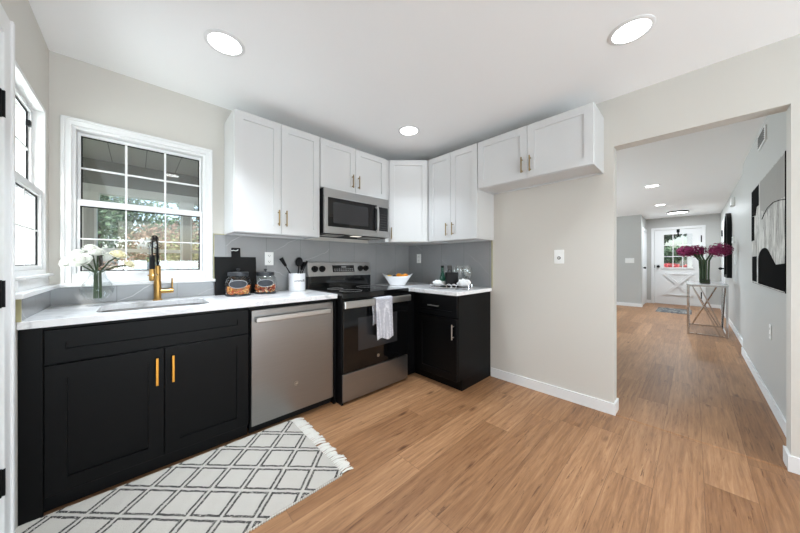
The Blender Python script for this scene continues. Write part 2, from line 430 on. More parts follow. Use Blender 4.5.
# left wall: window opening 1.98..2.575, door opening .93..1.775
LY0, LY1, LZ0, LZ1 = 1.985, 2.57, 1.09, 2.045
DY0, DY1, DZ = .93, 1.775, 2.03
b = MB(); x0, x1 = XL - .14, XL
b.box(x0, x1, YF, DY0, 0, HC).box(x0, x1, DY0, DY1, DZ, HC).box(x0, x1, DY1, LY0, 0, HC).box(x0, x1, LY1, YB, 0, HC)
b.box(x0, x1, LY0, LY1, 0, LZ0).box(x0, x1, LY0, LY1, LZ1, HC)
struct('wall_left', b, M['wall'])
OY0, OY1, OZ = -.378, .418, 2.058
b = MB(); b.box(XR, XR2, OY1, YB, 0, HC).box(XR, XR2, YF, OY0, 0, HC).box(XR, XR2, OY0, OY1, OZ, HC)
struct('wall_right', b, M['wall'])
# rear wall (behind the camera), its wide opening added for the fill light
b = MB(); b.box(XL - .14, -.3, YF - .12, YF, 0, HC).box(2.3, XR2, YF - .12, YF, 0, HC).box(-.3, 2.3, YF - .12, YF, 2.1, HC).box(-.3, 2.3, YF - .12, YF, 0, .1)
struct('wall_rear', b, M['wall'])
# hall: right wall with a full-height side passage, end wall, living room
b = MB(); b.box(XR2, 5.62, YH - .16, YH, 0, HC).box(5.62, XE, YH - .16, YJ, 0, HC)
struct('wall_hall_right', b, M['hall_wall'])
FY0, FY1, FZ = -.165, .765, 2.09   # front door opening
b = MB(); b.box(XE, XE + .14, YH - .16, FY0, 0, HC).box(XE, XE + .14, FY1, 1.06, 0, HC).box(XE, XE + .14, FY0, FY1, FZ, HC)
struct('wall_hall_end', b, M['hall_wall'])
struct('wall_closet', MB().box(9.62, 9.74, .93, 4.4, 0, HC).box(9.74, XE, .94, 1.06, 0, HC), M['hall_wall'])
b = MB(); b.box(XR2, 4.3, 4.4, 4.5, 0, HC).box(7.7, 9.74, 4.4, 4.5, 0, HC).box(4.3, 7.7, 4.4, 4.5, 0, .5).box(4.3, 7.7, 4.4, 4.5, 2.1, HC)
struct('wall_living', b, M['hall_wall'])

# baseboards
def baseb(name, pts, h=.088, t=.012):
    b = MB()
    for (xa, ya, xb, yb) in pts:
        b.box(min(xa, xb), max(xa, xb), min(ya, yb), max(ya, yb), 0, h)
    return struct(name, b, M['trim'])
t_ = .012
baseb('baseboard_right', [(XR - t_, OY1 - t_, XR, 1.43), (XR, OY1 - t_, XR2, OY1), (XR - t_, YF, XR, OY0 + t_), (XR, OY0, XR2, OY0 + t_), (XR2, OY1 - t_, XR2 + t_, 4.4)])
baseb('baseboard_hall', [(XR2, YH, 5.62 + t_, YH + t_), (5.62, YJ, 5.62 + t_, YH), (5.62 + t_, YJ, XE, YJ + t_)])
baseb('baseboard_end', [(XE - t_, FY1 + .07, XE, .94), (XE - t_, YJ, XE, FY0 - .07), (9.62 - t_, .93, 9.62, 4.4), (9.62 - t_, .93 - t_, 9.74, .93)])
struct('trim_1', MB().prism([(XR - .005, OY0, 0), (XR + .045, OY0, 0), (XR + .035, OY0, .006), (XR + .005, OY0, .006)], (0, OY1 - OY0 - t_, 0)), M['floor'])

# backsplash
MB.exact = False
b = MB(); th_ = .009
b.box(.449, XR, YB - th_, YB, CT + .001, 1.393)
b.box(XR - th_, XR, 1.425, YB - th_, CT + .001, 1.393)
b.box(XL, .449, YB - th_, YB, CT + .001, 1.016)
b.box(XL, XL + th_, 2.02, YB - th_, CT + .001, 1.016)
b.box(1.2, 1.975, YB - th_, YB, .0, CT)
struct('wall_backsplash', b, M['tile'])
b = MB(); b.box(.443, .449, YB - .012, YB, 1.02, 1.4).box(.443, .53, YB - .012, YB, 1.393, 1.4)
b.box(XL, XL + .014, 2.008, 2.02, CT + .001, 1.016).box(XR - .012, XR, 1.418, 1.425, CT + .001, 1.4)
struct('trim_2', b, M['edge_trim'])

# ------------------------------------------------------------------ window builder (double hung)
def grid_window(name, xf, a0, a1, z0, z1, zm, cols, rows, gz, casing, label):
    """local frame: a along wall, d outwards into the room, z up; opening a0..a1, z0..z1"""
    r = thing(name, label, 'window', (xf @ Vector(((a0 + a1) / 2, 0, z0))), kind='structure')
    f = MB(xf); fw = .045
    f.box(a0, a0 + .022, -.09, 0, z0, z1).box(a1 - .022, a1, -.09, 0, z0, z1).box(a0, a1, -.09, 0, z1 - .022, z1).box(a0, a1, -.09, 0, z0, z0 + .04)
    f.build('jamb', M['trim'], r, .003)
    if casing:
        c = MB(xf); cw = casing
        c.box(a0 - cw, a0 + .006, 0, .016, z0 - .03, z1 + cw).box(a1 - .006, a1 + cw, 0, .016, z0 - .03, z1 + cw).box(a0, a1, 0, .016, z1 - .006, z1 + cw)
        c.box(a0 - cw - .004, a0 - cw + .014, .0, .024, z0 - .03, z1 + cw + .004).box(a1 + cw - .014, a1 + cw + .004, .0, .024, z0 - .03, z1 + cw + .004).box(a0 - cw, a1 + cw, .0, .024, z1 + cw - .012, z1 + cw + .004)
        c.build('casing', M['trim'], r, .003)
    def sash(nm, za, zb, d0, d1, bot, top):
        s = MB(xf); sa, sb = a0 + .023, a1 - .023; w_ = .015
        s.box(sa, sa + w_, d0, d1, za, zb).box(sb - w_, sb, d0, d1, za, zb).box(sa, sb, d0, d1, za, za + bot).box(sa, sb, d0, d1, zb - top, zb)
        so = s.build(nm, M['trim'], r, .003)
        ga, gb, g0, g1 = sa + w_, sb - w_, za + bot, zb - top
        dm = (d0 + d1) / 2
        k = MB(xf); q = .006
        k.box(ga, ga + q, dm - .004, dm + .003, g0, g1).box(gb - q, gb, dm - .004, dm + .003, g0, g1).box(ga, gb, dm - .004, dm + .003, g0, g0 + q).box(ga, gb, dm - .004, dm + .003, g1 - q, g1)
        k.build('gasket', M['black'], so)
        m_ = MB(xf); mw = .006 if 'upper' in nm else .004
        for i in range(1, cols): x_ = ga + (gb - ga) * i / cols; m_.box(x_ - mw, x_ + mw, dm - .006, dm + .004, g0, g1)
        for i in range(1, rows): z_ = g0 + (g1 - g0) * i / rows; m_.box(ga, gb, dm - .006, dm + .004, z_ - mw, z_ + mw)
        m_.build('muntin_grid', M['trim'], so)
        MB(xf).box(ga - .002, gb + .002, dm - .009, dm - .007, g0 - .002, g1 + .002).build('glass_pane', M['glass'], so)
    sash('upper_sash', zm - .004, z1 - .023, -.075, -.046, .04, .02)
    sash('lower_sash', z0 + .04, zm + .035, -.045, -.012, .022, .042)
    return r
XB = wall_xf((0, YB, 0), (1, 0, 0), (0, -1, 0))
wb = grid_window('window_1', XB, WX0, WX1, WZ0, WZ1, 1.533, 3, 2, 0, .034, 'white double hung window with divided panes above the kitchen sink')
XLf = wall_xf((XL, 0, 0), (0, 1, 0), (1, 0, 0))
wl = grid_window('window_2', XLf, LY0, LY1, LZ0, LZ1, 1.545, 2, 2, 0, 0, 'narrow white window recessed in the left wall beside the sink corner')
MB(XLf).box(LY1 - .13, LY1 - .1, -.05, -.035, 1.9, 1.93).build('sash_lock', M['black'], wl)
# stool / ledge that runs round the corner under both windows
b = MB()
b.prism([(XL - .0, 1.872, 1.018), (XL + .045, 1.872, 1.018), (XL + .045, YB - .045, 1.018), (.452, YB - .045, 1.018), (.452, YB, 1.018), (XL, YB, 1.018)], (0, 0, .022))
struct('trim_3', b, M['trim'], bevel=.004)
struct('trim_4', MB().box(WX0 + .0065, WX1 - .0065, YB - .013, YB, 1.04, 1.1).box(XL, XL + .01, LY0 + .007, LY1 - .007, 1.04, 1.09).box(XL, XL + .03, LY0 + .007, LY1 - .02, 1.092, 1.106), M['trim'], bevel=.003)

# ------------------------------------------------------------------ doors
def hinge_mb(xf, a, z, d=0, hh=.1):
    return MB(xf).box(a - .004, a + .03, d, d + .004, z - hh / 2, z + hh / 2).cyl((a - .006, d + .006, z - hh / 2), (a - .006, d + .006, z + hh / 2), .006, 10)
# door in the left wall: opens towards the room, hinges on the near edge of the sink casing
d1 = thing('door_1', 'white panelled door with black hinges at the far left edge', 'door', (XL, (DY0 + DY1) / 2, 0), kind='structure')
c = MB(XLf); c.box(DY1, DY1 + .085, 0, .02, 0, DZ + .085).box(DY0 - .085, DY0, 0, .02, 0, DZ + .085).box(DY0 - .085, DY1 + .085, 0, .02, DZ, DZ + .085)
c.box(DY1 + .066, DY1 + .088, 0, .028, 0, DZ + .088)
c.build('casing', M['trim'], d1, .004)
MB(XLf).box(DY1 - .004, DY1, -.14, 0, 0, DZ).box(DY0, DY0 + .004, -.14, 0, 0, DZ).box(DY0, DY1, -.14, 0, DZ - .004, DZ).build('jamb', M['trim'], d1)
l = MB(XLf); l.box(DY0 + .007, DY1 - .007, -.045, -.004, .008, DZ - .007)
for za, zb in ((.2, .75), (.88, 1.45), (1.55, 1.9)):
    for ya in (DY0 + .1, DY0 + .46): l.box(ya, ya + .28, -.004, .004, za, zb)
lo = l.build('leaf', M['trim'], d1, .003)
for z_ in (1.762, 1.05, .345):
    MB(XLf).box(DY1 - .032, DY1 - .008, -.004, .0015, z_ - .05, z_ + .05).cyl((DY1 - .005, .007, z_ - .052), (DY1 - .005, .007, z_ + .052), .0075, 10).box(DY1 - .002, DY1 + .006, 0, .021, z_ - .05, z_ + .05).build('hinge', M['black'], d1)

# front door
XEf = wall_xf((XE, 0, 0), (0, 1, 0), (-1, 0, 0))
d2 = thing('door_2', 'white front door with nine-pane window and crossbuck panel', 'door', (XE, (FY0 + FY1) / 2, 0), kind='structure')
MB(XEf).box(FY0 - .065, FY0, 0, .02, 0, FZ + .065).box(FY1, FY1 + .065, 0, .02, 0, FZ + .065).box(FY0, FY1, 0, .02, FZ, FZ + .065).build('casing', M['trim'], d2, .004)
GY0, GY1, GZ0, GZ1 = .0, .572, 1.03, 1.963
l = MB(XEf); l.box(FY0 + .004, GY0, -.05, -.01, .01, FZ - .004).box(GY1, FY1 - .004, -.05, -.01, .01, FZ - .004).box(GY0, GY1, -.05, -.01, .01, GZ0).box(GY0, GY1, -.05, -.01, GZ1, FZ - .004)
leaf = l.build('leaf', M['trim'], d2)
f = MB(XEf)
f.box(GY0 - .02, GY0 + .008, -.01, .004, GZ0 - .02, GZ1 + .02).box(GY1 - .008, GY1 + .02, -.01, .004, GZ0 - .02, GZ1 + .02).box(GY0, GY1, -.01, .004, GZ1 - .008, GZ1 + .02).box(GY0 - .04, GY1 + .04, -.01, .012, GZ0 - .03, GZ0 + .006)
for i in (1, 2):
    y_ = GY0 + (GY1 - GY0) * i / 3; f.box(y_ - .009, y_ + .009, -.034, 0, GZ0, GZ1)
    z_ = GZ0 + (GZ1 - GZ0) * i / 3; f.box(GY0, GY1, -.034, 0, z_ - .009, z_ + .009)
wf = f.build('window_grille', M['trim'], d2)
MB(XEf).box(GY0, GY1, -.03, -.026, GZ0, GZ1).build('glass_pane', M['glass'], wf)
x_ = MB(XEf); X0, X1, Z0, Z1 = .02, .56, .26, .87
for (a_, b_) in (((X0, Z0), (X1, Z1)), ((X0, Z1), (X1, Z0))):
    x_.bar((a_[0], -.002, a_[1]), (b_[0], -.002, b_[1]), .036, .075, up=(0, 0, 1))
x_.box(X0 + .08, X1 - .08, -.01, .016, Z1 - .03, Z1).box(X0 + .08, X1 - .08, -.01, .016, Z0, Z0 + .03)
x_.build('crossbuck', M['trim'], d2, .003)
MB(XEf).cyl((FY1 - .085, -.012, 1.06), (FY1 - .085, .03, 1.06), .014).ball((FY1 - .085, .05, 1.06), .035, 2, (1, .8, 1)).cyl((FY1 - .085, -.012, 1.06), (FY1 - .085, 0, 1.06), .036).build('door_knob', M['black'], d2)
MB(XEf).box(FY1 - .012, FY1 + .012, -.01, .012, 1.02, 1.1).build('latch', M['black'], d2)
MB(XEf).box(.25, .31, -.01, .012, 2.0, FZ + .0).box(.265, .295, .0, .02, 1.9, 2.0).box(.265, .295, .0, .05, 1.88, 1.9).build('wreath_hook', M['black'], d2)
for z_ in (1.8, 1.05, .3):
    MB(XEf).box(FY0 - .012, FY0 + .022, -.01, .006, z_ - .09, z_ + .09).build('hinge', M['black'], d2)
# closet door on the left of the hall end, seen edge on
XCf = wall_xf((0, .94, 0), (1, 0, 0), (0, -1, 0))
d3 = thing('door_3', 'white closet door beside the front door, seen almost edge on', 'door', (10.25, .94, 0), kind='structure')
MB(XCf).box(9.76, 9.84, 0, .02, 0, 2.12).box(10.64, 10.72, 0, .02, 0, 2.12).box(9.84, 10.64, 0, .02, 2.04, 2.12).build('casing', M['trim'], d3, .003)
MB(XCf).box(9.845, 10.635, -.02, .006, .01, 2.035).build('leaf', M['trim'], d3)
MB(XCf).cyl((9.92, .006, 1.03), (9.92, .04, 1.03), .012).ball((9.92, .055, 1.03), .028).build('door_knob', M['black'], d3)
# door on the far end of the right hall wall
XHf = wall_xf((0, YH, 0), (1, 0, 0), (0, 1, 0))
XJf = wall_xf((0, YJ, 0), (1, 0, 0), (0, 1, 0))
d4 = thing('door_4', 'white door with black hinges in the right hall wall near the front door', 'door', (9.6, YJ, 0), kind='structure')
MB(XJf).box(9.0, 9.08, 0, .02, 0, 2.14).box(9.9, 9.98, 0, .02, 0, 2.14).box(9.08, 9.9, 0, .02, 2.06, 2.14).build('casing', M['trim'], d4, .003)
MB(XJf).box(9.085, 9.895, -.02, .008, .01, 2.055).build('leaf', M['trim'], d4)
for z_ in (1.85, .4): MB(XJf).box(9.86, 9.91, 0, .03, z_ - .07, z_ + .07).build('hinge', M['black'], d4)
MB(XJf).cyl((9.17, .008, 1.04), (9.17, .06, 1.04), .014).ball((9.17, .075, 1.04), .03).build('door_knob', M['black'], d4)

# ------------------------------------------------------------------ cabinets
def shaker(mb, a0, a1, z0, z1, d0, stile=.058, t=.019, rec=.0105, ch=.0016):
    """one-piece shaker front: flat frame, chamfered step, recessed panel"""
    def rect(i, d): return [(a0 + i, d, z0 + i), (a1 - i, d, z0 + i), (a1 - i, d, z1 - i), (a0 + i, d, z1 - i)]
    f = d0 + t; e = .0018
    loops = [rect(0, d0), rect(0, f - e), rect(e, f), rect(stile, f), rect(stile + ch * .4, f - rec), rect(stile + ch, f - rec)]
    pts = [p for l in loops for p in l]; fc = [(3, 2, 1, 0)]
    for k in range(len(loops) - 1):
        for j in range(4): fc.append((k * 4 + j, k * 4 + (j + 1) % 4, k * 4 + 4 + (j + 1) % 4, k * 4 + 4 + j))
    n = (len(loops) - 1) * 4; fc.append((n, n + 1, n + 2, n + 3))
    return mb.poly(pts, fc)
def pull(xf, a, z, d, L=.128, vert=True, r=.0055, off=.03):
    m = MB(xf)
    if vert:
        m.cyl((a, d + off, z - L / 2), (a, d + off, z + L / 2), r, 10)
        for q in (-.36, .36): m.cyl((a, d, z + q * L), (a, d + off, z + q * L), r * .8, 8)
    else:
        m.cyl((a - L / 2, d + off, z), (a + L / 2, d + off, z), r, 10)
        for q in (-.36, .36): m.cyl((a + q * L, d, z), (a + q * L, d + off, z), r * .8, 8)
    return m
UB, UT = 1.395, 2.302
YU = 2.312; XU = 2.336
# --- uppers on the sink wall
XFU = wall_xf((0, YU + .019, 0), (1, 0, 0), (0, -1, 0))    # door plane d=0 back of doors
def upper(label, xf, depth, a0, a1, z0, z1, split, pulls, pz, skirt=True, rail_d=None):
    r = thing('wall_cabinet', label, 'cabinet', xf @ Vector(((a0 + a1) / 2, -depth, z0)))
    m = MB(xf); m.box(a0, a1, -depth, -.001, z0 + .012, z1)
    m.box(a0, a0 + .016, -depth, -.001, z0, z0 + .012).box(a1 - .016, a1, -depth, -.001, z0, z0 + .012).box(a0 + .016, a1 - .016, -depth, -depth + .02, z0, z0 + .012).box(a0 + .016, a1 - .016, -.02, -.001, z0, z0 + .012)
    m.build('body', M['cab_white'], r, .0015)
    edges = [a0 + .002] + list(split) + [a1 - .002]
    for i in range(len(edges) - 1):
        dm = MB(xf); shaker(dm, edges[i] + .0015, edges[i + 1] - .0015, z0 + .004, z1 - .002, 0)
        d_ = dm.build('cabinet_door', M['cab_white'], r)
        for (k, a) in pulls:
            if k == i: pull(xf, a, pz, .019).build('bar_pull', M['bronze'], d_, smooth=False)['label'] = 'antique brass bar pull'
    return r
D1 = YB - (YU + .019) - .002
upper('tall white two-door cabinet beside the window', XFU, D1, .518, 1.199, UB, UT, [.856], [(0, .832), (1, .892)], 1.527)
upper('short white two-door cabinet directly above the microwave', XFU, D1, 1.2, 1.982, 1.846, UT, [1.583], [(0, 1.54), (1, 1.612)], 1.963)
# --- diagonal corner cabinet
A_, B_ = Vector((2.022, YU, 0)), Vector((XU, 2.014, 0))
u_ = (B_ - A_).normalized(); n_ = Vector((-abs(u_.y), -abs(u_.x), 0)); Wd = (B_ - A_).length
cc = thing('corner_wall_cabinet', 'white one-door cabinet set diagonally across the corner', 'cabinet', (XR - .2, YB - .2, UB))
bx = .019
p = [(1.984, YB - .002), (1.984, YU + .02), tuple((A_ - n_ * bx).xy), tuple((B_ - n_ * bx).xy), (XU + .02, 2.01), (XR - .002, 2.01), (XR - .002, YB - .002)]
MB().prism([(a, b_, UB) for a, b_ in p], (0, 0, UT - UB)).build('body', M['cab_white'], cc, .0015)
XD = wall_xf((A_.x - n_.x * bx, A_.y - n_.y * bx, 0), tuple(u_), tuple(n_))
d_ = shaker(MB(XD), .006, Wd - .006, UB + .004, UT - .002, .001).build('cabinet_door', M['cab_white'], cc)
pull(XD, .032, 1.49, .02).build('bar_pull', M['bronze'], d_)['label'] = 'antique brass bar pull'
# --- uppers on the right wall (a runs towards the camera: a = -y)
XRU = wall_xf((XU + .019, 0, 0), (0, -1, 0), (-1, 0, 0))
D2 = XR - (XU + .019) - .002
upper('tall white two-door cabinet over the tray of glasses', XRU, D2, -2.008, -1.402, UB, UT, [-1.712], [(0, -1.752), (1, -1.676)], 1.51)
upper('short wide white cabinet over the empty refrigerator space', XRU, D2, -1.4, -.479, 1.862, UT, [-.941], [(0, -.978), (1, -.912)], 1.975)

# --- base cabinets
YD = 2.03
XFB = wall_xf((0, YD + .02, 0), (1, 0, 0), (0, -1, 0))
sb = thing('base_cabinet', 'wide black sink cabinet under the window with gold pulls', 'cabinet', (.1, 2.3, 0))
m = MB(); m.box(XL + .001, .545, YD + .02, YB - .012, .1, .66).box(XL + .001, .545, YD + .02, YD + .045, .66, CB - .002).box(XL + .001, XL + .02, YD + .02, YB - .012, .66, CB - .002).box(.527, .545, YD + .02, YB - .012, .66, CB - .002).box(XL + .001, XL + .07, YD + .002, YD + .02, .0, CB - .004)
m.build('body', M['cab_black'], sb, .0015)
MB().box(XL + .001, .545, YD + .055, YD + .075, 0, .1).build('toe_kick', M['black'], sb)
shaker(MB(XFB), -.305, .538, .7, .857, 0, .062).build('false_drawer_front', M['cab_black'], sb)
for (a0, a1, px_) in ((-.305, .1115, .081), (.1145, .538, .149)):
    d_ = shaker(MB(XFB), a0, a1, .092, .692, 0, .066).build('cabinet_door', M['cab_black'], sb)
    MB(XFB).box(px_ - .006, px_ + .006, .045, .057, .5, .647).box(px_ - .005, px_ + .005, .02, .05, .515, .527).box(px_ - .005, px_ + .005, .02, .05, .62, .632).build('bar_pull', M['gold'], d_, .002)['label'] = 'bright gold bar pull'
tag(MB().box(1.178, 1.2, YD + .005, YB - .012, 0, CB - .002).build('end_panel', M['cab_black'], base=(1.19, 2.3, 0), bevel=.001), 'slim black panel between dishwasher and oven range', 'cabinet panel')
# right run
XPF = 2.065
XRB = wall_xf((XPF + .02, 0, 0), (0, -1, 0), (-1, 0, 0))
rb = thing('base_cabinet', 'black one-door one-drawer cabinet under the tray in the corner', 'cabinet', (2.37, 1.9, 0))
m = MB(); m.box(XPF + .02, XR - .002, 1.44, YB - .012, .1, CB - .002).box(2.14, XR - .002, 1.44, YB - .012, 0, .1)
m.box(1.97, XPF + .02, 1.97, YB - .012, .1, CB - .002).box(1.97, 2.14, 2.03, YB - .012, 0, .1)
m.box(XPF + .004, XPF + .02, 1.93, 1.97, .1, CB - .004)
m.build('body', M['cab_black'], rb, .0015)
d_ = shaker(MB(XRB), -1.925, -1.445, .1, .655, 0, .062).build('cabinet_door', M['cab_black'], rb)
pull(XRB, -1.478, .545, .019, .135).build('bar_pull', M['nickel'], d_)['label'] = 'brushed nickel bar pull'
d_ = shaker(MB(XRB), -1.925, -1.445, .672, .862, 0, .05).build('drawer', M['cab_black'], rb)
pull(XRB, -1.695, .762, .019, .13, False).build('bar_pull', M['nickel'], d_)['label'] = 'brushed nickel bar pull'

# ------------------------------------------------------------------ countertops
def rounded(x0, x1, y0, y1, r, k=5):
    pts = []
    for cx, cy, a0 in ((x1 - r, y1 - r, 0), (x0 + r, y1 - r, 90), (x0 + r, y0 + r, 180), (x1 - r, y0 + r, 270)):
        for i in range(k + 1):
            a = math.radians(a0 + 90 * i / k); pts.append((cx + r * math.cos(a), cy + r * math.sin(a)))
    return pts
SX0, SX1, SY0, SY1 = -.155, .345, 2.105, 2.49
ct = MB(); bm = ct.bm
out = [(XL + .001, 2.013), (1.2, 2.013), (1.2, YB - .0105), (XL + .001, YB - .0105)]
ed = []
for loop in (out, rounded(SX0, SX1, SY0, SY1, .07)):
    vs = [bm.verts.new((x, y, CT)) for x, y in loop]
    ed += [bm.edges.new((vs[i], vs[(i + 1) % len(vs)])) for i in range(len(vs))]
bmesh.ops.triangle_fill(bm, edges=ed, use_beauty=True)
ext = bmesh.ops.extrude_face_region(bm, geom=list(bm.faces))
bmesh.ops.translate(bm, verts=[g for g in ext['geom'] if isinstance(g, bmesh.types.BMVert)], vec=(0, 0, CB - CT))
tag(ct.build('countertop', M['counter'], base=(.4, 2.3, CB), bevel=.002), 'long white veined countertop with the sink cut-out under the window', 'countertop')
tag(MB().prism([(1.972, 2.03, CB), (2.03, 2.0, CB), (2.03, 1.42, CB), (XR - .0105, 1.42, CB), (XR - .0105, YB - .0105, CB), (1.972, YB - .0105, CB)], (0, 0, CT - CB)).build('countertop', M['counter'], base=(2.3, 2.0, CB), bevel=.002), 'short white veined countertop in the corner right of the oven range', 'countertop')

# sink bowl (undermount)
sk = thing('kitchen_sink', 'undermount stainless steel sink set into the white countertop', 'sink', (.095, 2.3, .68))
m = MB(); bm = m.bm
def loopv(x0, x1, y0, y1, r, z): return [bm.verts.new((x, y, z)) for x, y in rounded(x0, x1, y0, y1, r)]
Ls = [loopv(SX0 - .02, SX1 + .02, SY0 - .02, SY1 + .02, .085, CB - .002), loopv(SX0 - .004, SX1 + .004, SY0 - .004, SY1 + .004, .07, CB - .002), loopv(SX0 + .004, SX1 - .004, SY0 + .004, SY1 - .004, .065, .71), loopv(SX0 + .03, SX1 - .03, SY0 + .03, SY1 - .03, .05, .69)]
for a, b_ in zip(Ls, Ls[1:]):
    for k in range(len(a)): bm.faces.new([a[k], a[(k + 1) % len(a)], b_[(k + 1) % len(a)], b_[k]])
bm.faces.new(Ls[-1])
so = m.build('bowl', M['steel'], sk, smooth=True); sd = so.modifiers.new('solid', 'SOLIDIFY'); sd.thickness = .002
MB().lathe([(.045, .691), (.045, .694), (.03, .694), (.025, .6915)], (.095, 2.3, 0)).build('drain', M['chrome'], sk)

# ------------------------------------------------------------------ dishwasher
dw = thing('dishwasher', 'stainless steel dishwasher between sink cabinet and oven range', 'dishwasher', (.862, 2.3, 0))
MB().box(.553, 1.172, YD + .035, YB - .015, .03, .862).build('tub_casing', M['black'], dw)
MB(XFB).box(.556, 1.17, -.01, .02, .066, .846).build('door_panel', M['steel'], dw, .004)
hd = MB(XFB).box(.575, 1.125, .045, .062, .765, .8).box(.575, .592, .02, .05, .768, .797).box(1.108, 1.125, .02, .05, .768, .797)
hd.build('door_handle', M['bright_steel'], dw, .005)
MB().box(.556, 1.17, YD + .055, YD + .07, 0, .062).build('toe_kick', M['black'], dw)
e = MB(XFB).cyl((.862, .019, .27), (.862, .022, .27), .016, 24)
eo = e.build('emblem', M['nickel'], dw); eo['label'] = 'small round silver emblem'
MB(XFB).lathe([(.0, 0), (.001, 0)], (0, 0, -1)).bm.free()
rg = MB(XFB)
rg.tube([(.862 + .0125 * math.cos(2 * PI * k / 24), .0225, .27 + .0125 * math.sin(2 * PI * k / 24)) for k in range(25)], .0012, 6, False)
rg.tube([(.862 + .006 * math.cos(a), .0225, .27 + .007 * math.sin(a)) for a in [0.6 + k * .35 for k in range(14)]], .001, 6)
rg.build('emblem_ring', M['black'], eo)

# ------------------------------------------------------------------ range
RX0, RX1 = 1.206, 1.966
rg_ = thing('oven_range', 'freestanding electric range with black glass top and stainless drawer', 'oven', (1.585, 2.25, 0))
MB().box(RX0 + .003, RX1 - .003, 1.975, 2.6, .03, .895).box(RX0 + .003, RX0 + .02, 1.965, 2.6, .0, .9).build('body', M['black'], rg_, .002)
MB().box(RX0, RX1, 1.952, 2.565, .895, .915).build('cooktop', M['black_gloss'], rg_, .004)
MB().box(RX0, RX1, 1.945, 1.953, .872, .912).build('cooktop_trim', M['black_gloss'], rg_, .002)
for (bx_, by_, br_) in ((1.4, 2.12, .1), (1.77, 2.12, .085), (1.4, 2.39, .075), (1.77, 2.39, .1)):
    t0 = MB(); t0.tube([(bx_ + br_ * math.cos(2 * PI * k / 40), by_ + br_ * math.sin(2 * PI * k / 40), .9152) for k in range(41)], .0009, 5, False); t0.build('burner_ring', M['mark'], rg_)
XFR = wall_xf((0, 1.975, 0), (1, 0, 0), (0, -1, 0))
dr = MB(XFR).box(RX0 + .008, RX1 - .008, 0, .026, .262, .865).build('oven_door', M['black_gloss'], rg_, .004)
wn_ = MB(XFR).box(1.36, 1.81, .0255, .0272, .42, .7).build('oven_window', M['screen'], dr)
hd = MB(XFR).box(RX0 - .012, RX1 - .022, .062, .086, .797, .856)
hd.box(RX0 + .02, RX0 + .05, .025, .065, .805, .848).box(RX1 - .05, RX1 - .02, .025, .065, .805, .848)
hd.build('oven_handle', M['bright_steel'], dr, .006)
MB(XFR).box(RX0 + .008, RX1 - .008, 0, .022, .022, .252).build('storage_drawer', M['steel'], rg_, .004)
em = MB(XFR).cyl((1.578, .026, .335), (1.578, .0285, .335), .015, 24).build('emblem', M['nickel'], dr); em['label'] = 'small round silver emblem'
# back guard
MB().box(RX0, RX1, 2.57, 2.622, .9, 1.032).build('back_riser', M['black_gloss'], rg_, .003)
BG = [(RX0, 2.555, 1.03), (RX0, 2.622, 1.03), (RX0, 2.622, 1.172), (RX0, 2.59, 1.172)]
bgd = MB().prism(BG, (RX1 - RX0, 0, 0)).build('control_panel', M['light_steel'], rg_, .004)
tv = Vector((0, .035, .142)).normalized(); nv = Vector((0, -.142, .035)).normalized()
XBG = Matrix(((1, nv.x, tv.x, 0), (0, nv.y, tv.y, 2.555), (0, nv.z, tv.z, 1.03), (0, 0, 0, 1)))
for kx in (1.275, 1.355, 1.82, 1.895):
    k = MB(XBG); k.cyl((kx, 0, .075), (kx, .012, .075), .032, 24).cyl((kx, .012, .075), (kx, .032, .075), .025, 24); k.box(kx - .006, kx + .006, .03, .04, .052, .098)
    k.build('control_knob', M['black'], bgd, .001)
ds = MB(XBG).box(1.475, 1.74, 0, .003, .04, .112).build('display_panel', M['black_gloss'], bgd)
k = MB(XBG)
for i in range(9):
    for j in range(2): k.box(1.49 + i * .027, 1.508 + i * .027, .0028, .0036, .05 + j * .018, .056 + j * .018)
k.box(1.58, 1.64, .0028, .0036, .088, .1).build('button_marks', M['mark'], ds)

# ------------------------------------------------------------------ over-range microwave
MX0, MX1, MZ0, MZ1, MY = 1.207, 1.968, 1.43, 1.842, 2.24
mw = thing('microwave', 'over-range stainless steel microwave with dark door window', 'microwave', (1.59, 2.43, MZ0))
MB().box(MX0, MX1, MY + .03, YB - .012, MZ0, MZ1).build('body', M['black'], mw, .002)
XMF = wall_xf((0, MY + .03, 0), (1, 0, 0), (0, -1, 0))
f = MB(XMF); f.box(MX0 + .002, MX1 - .002, 0, .018, MZ1 - .075, MZ1 - .002).build('vent_strip', M['light_steel'], mw, .003)
s_ = MB(XMF)
dz0, dz1 = MZ0 + .002, MZ1 - .078; dx0, dx1 = MX0 + .002, 1.806
s_.box(dx0, dx0 + .03, 0, .03, dz0, dz1).box(dx1 - .006, dx1, 0, .03, dz0, dz1).box(dx0 + .03, dx1 - .006, 0, .03, dz0, dz0 + .062).box(dx0 + .03, dx1 - .006, 0, .03, dz1 - .008, dz1)
do = s_.build('microwave_door', M['light_steel'], mw, .002)
MB(XMF).box(dx0 + .03, dx1 - .006, .004, .027, dz0 + .062, dz1 - .008).build('door_glass', M['black_gloss'], do)
MB(XMF).box(dx0 + .085, dx1 - .12, .0265, .028, dz0 + .095, dz1 - .045).build('door_window', M['screen'], do)
h_ = MB(XMF); h_.tube([(1.787, .03, dz0 + .05), (1.787, .06, dz0 + .07), (1.787, .066, (dz0 + dz1) / 2), (1.787, .06, dz1 - .05), (1.787, .03, dz1 - .03)], .011, 12)
h_.build('door_handle', M['light_steel'], do, smooth=True)
MB(XMF).box(1.808, MX1 - .002, 0, .028, dz0, dz1).build('control_surround', M['light_steel'], mw, .002)
kp = MB(XMF).box(1.822, MX1 - .024, .0275, .03, dz0 + .066, dz1 - .02).build('keypad', M['black_gloss'], mw)
for j in range(7): MB(XMF).box(1.838, 1.928, .0298, .0304, dz0 + .08 + j * .026, dz0 + .083 + j * .026).build('key_row', M['slot'], kp)
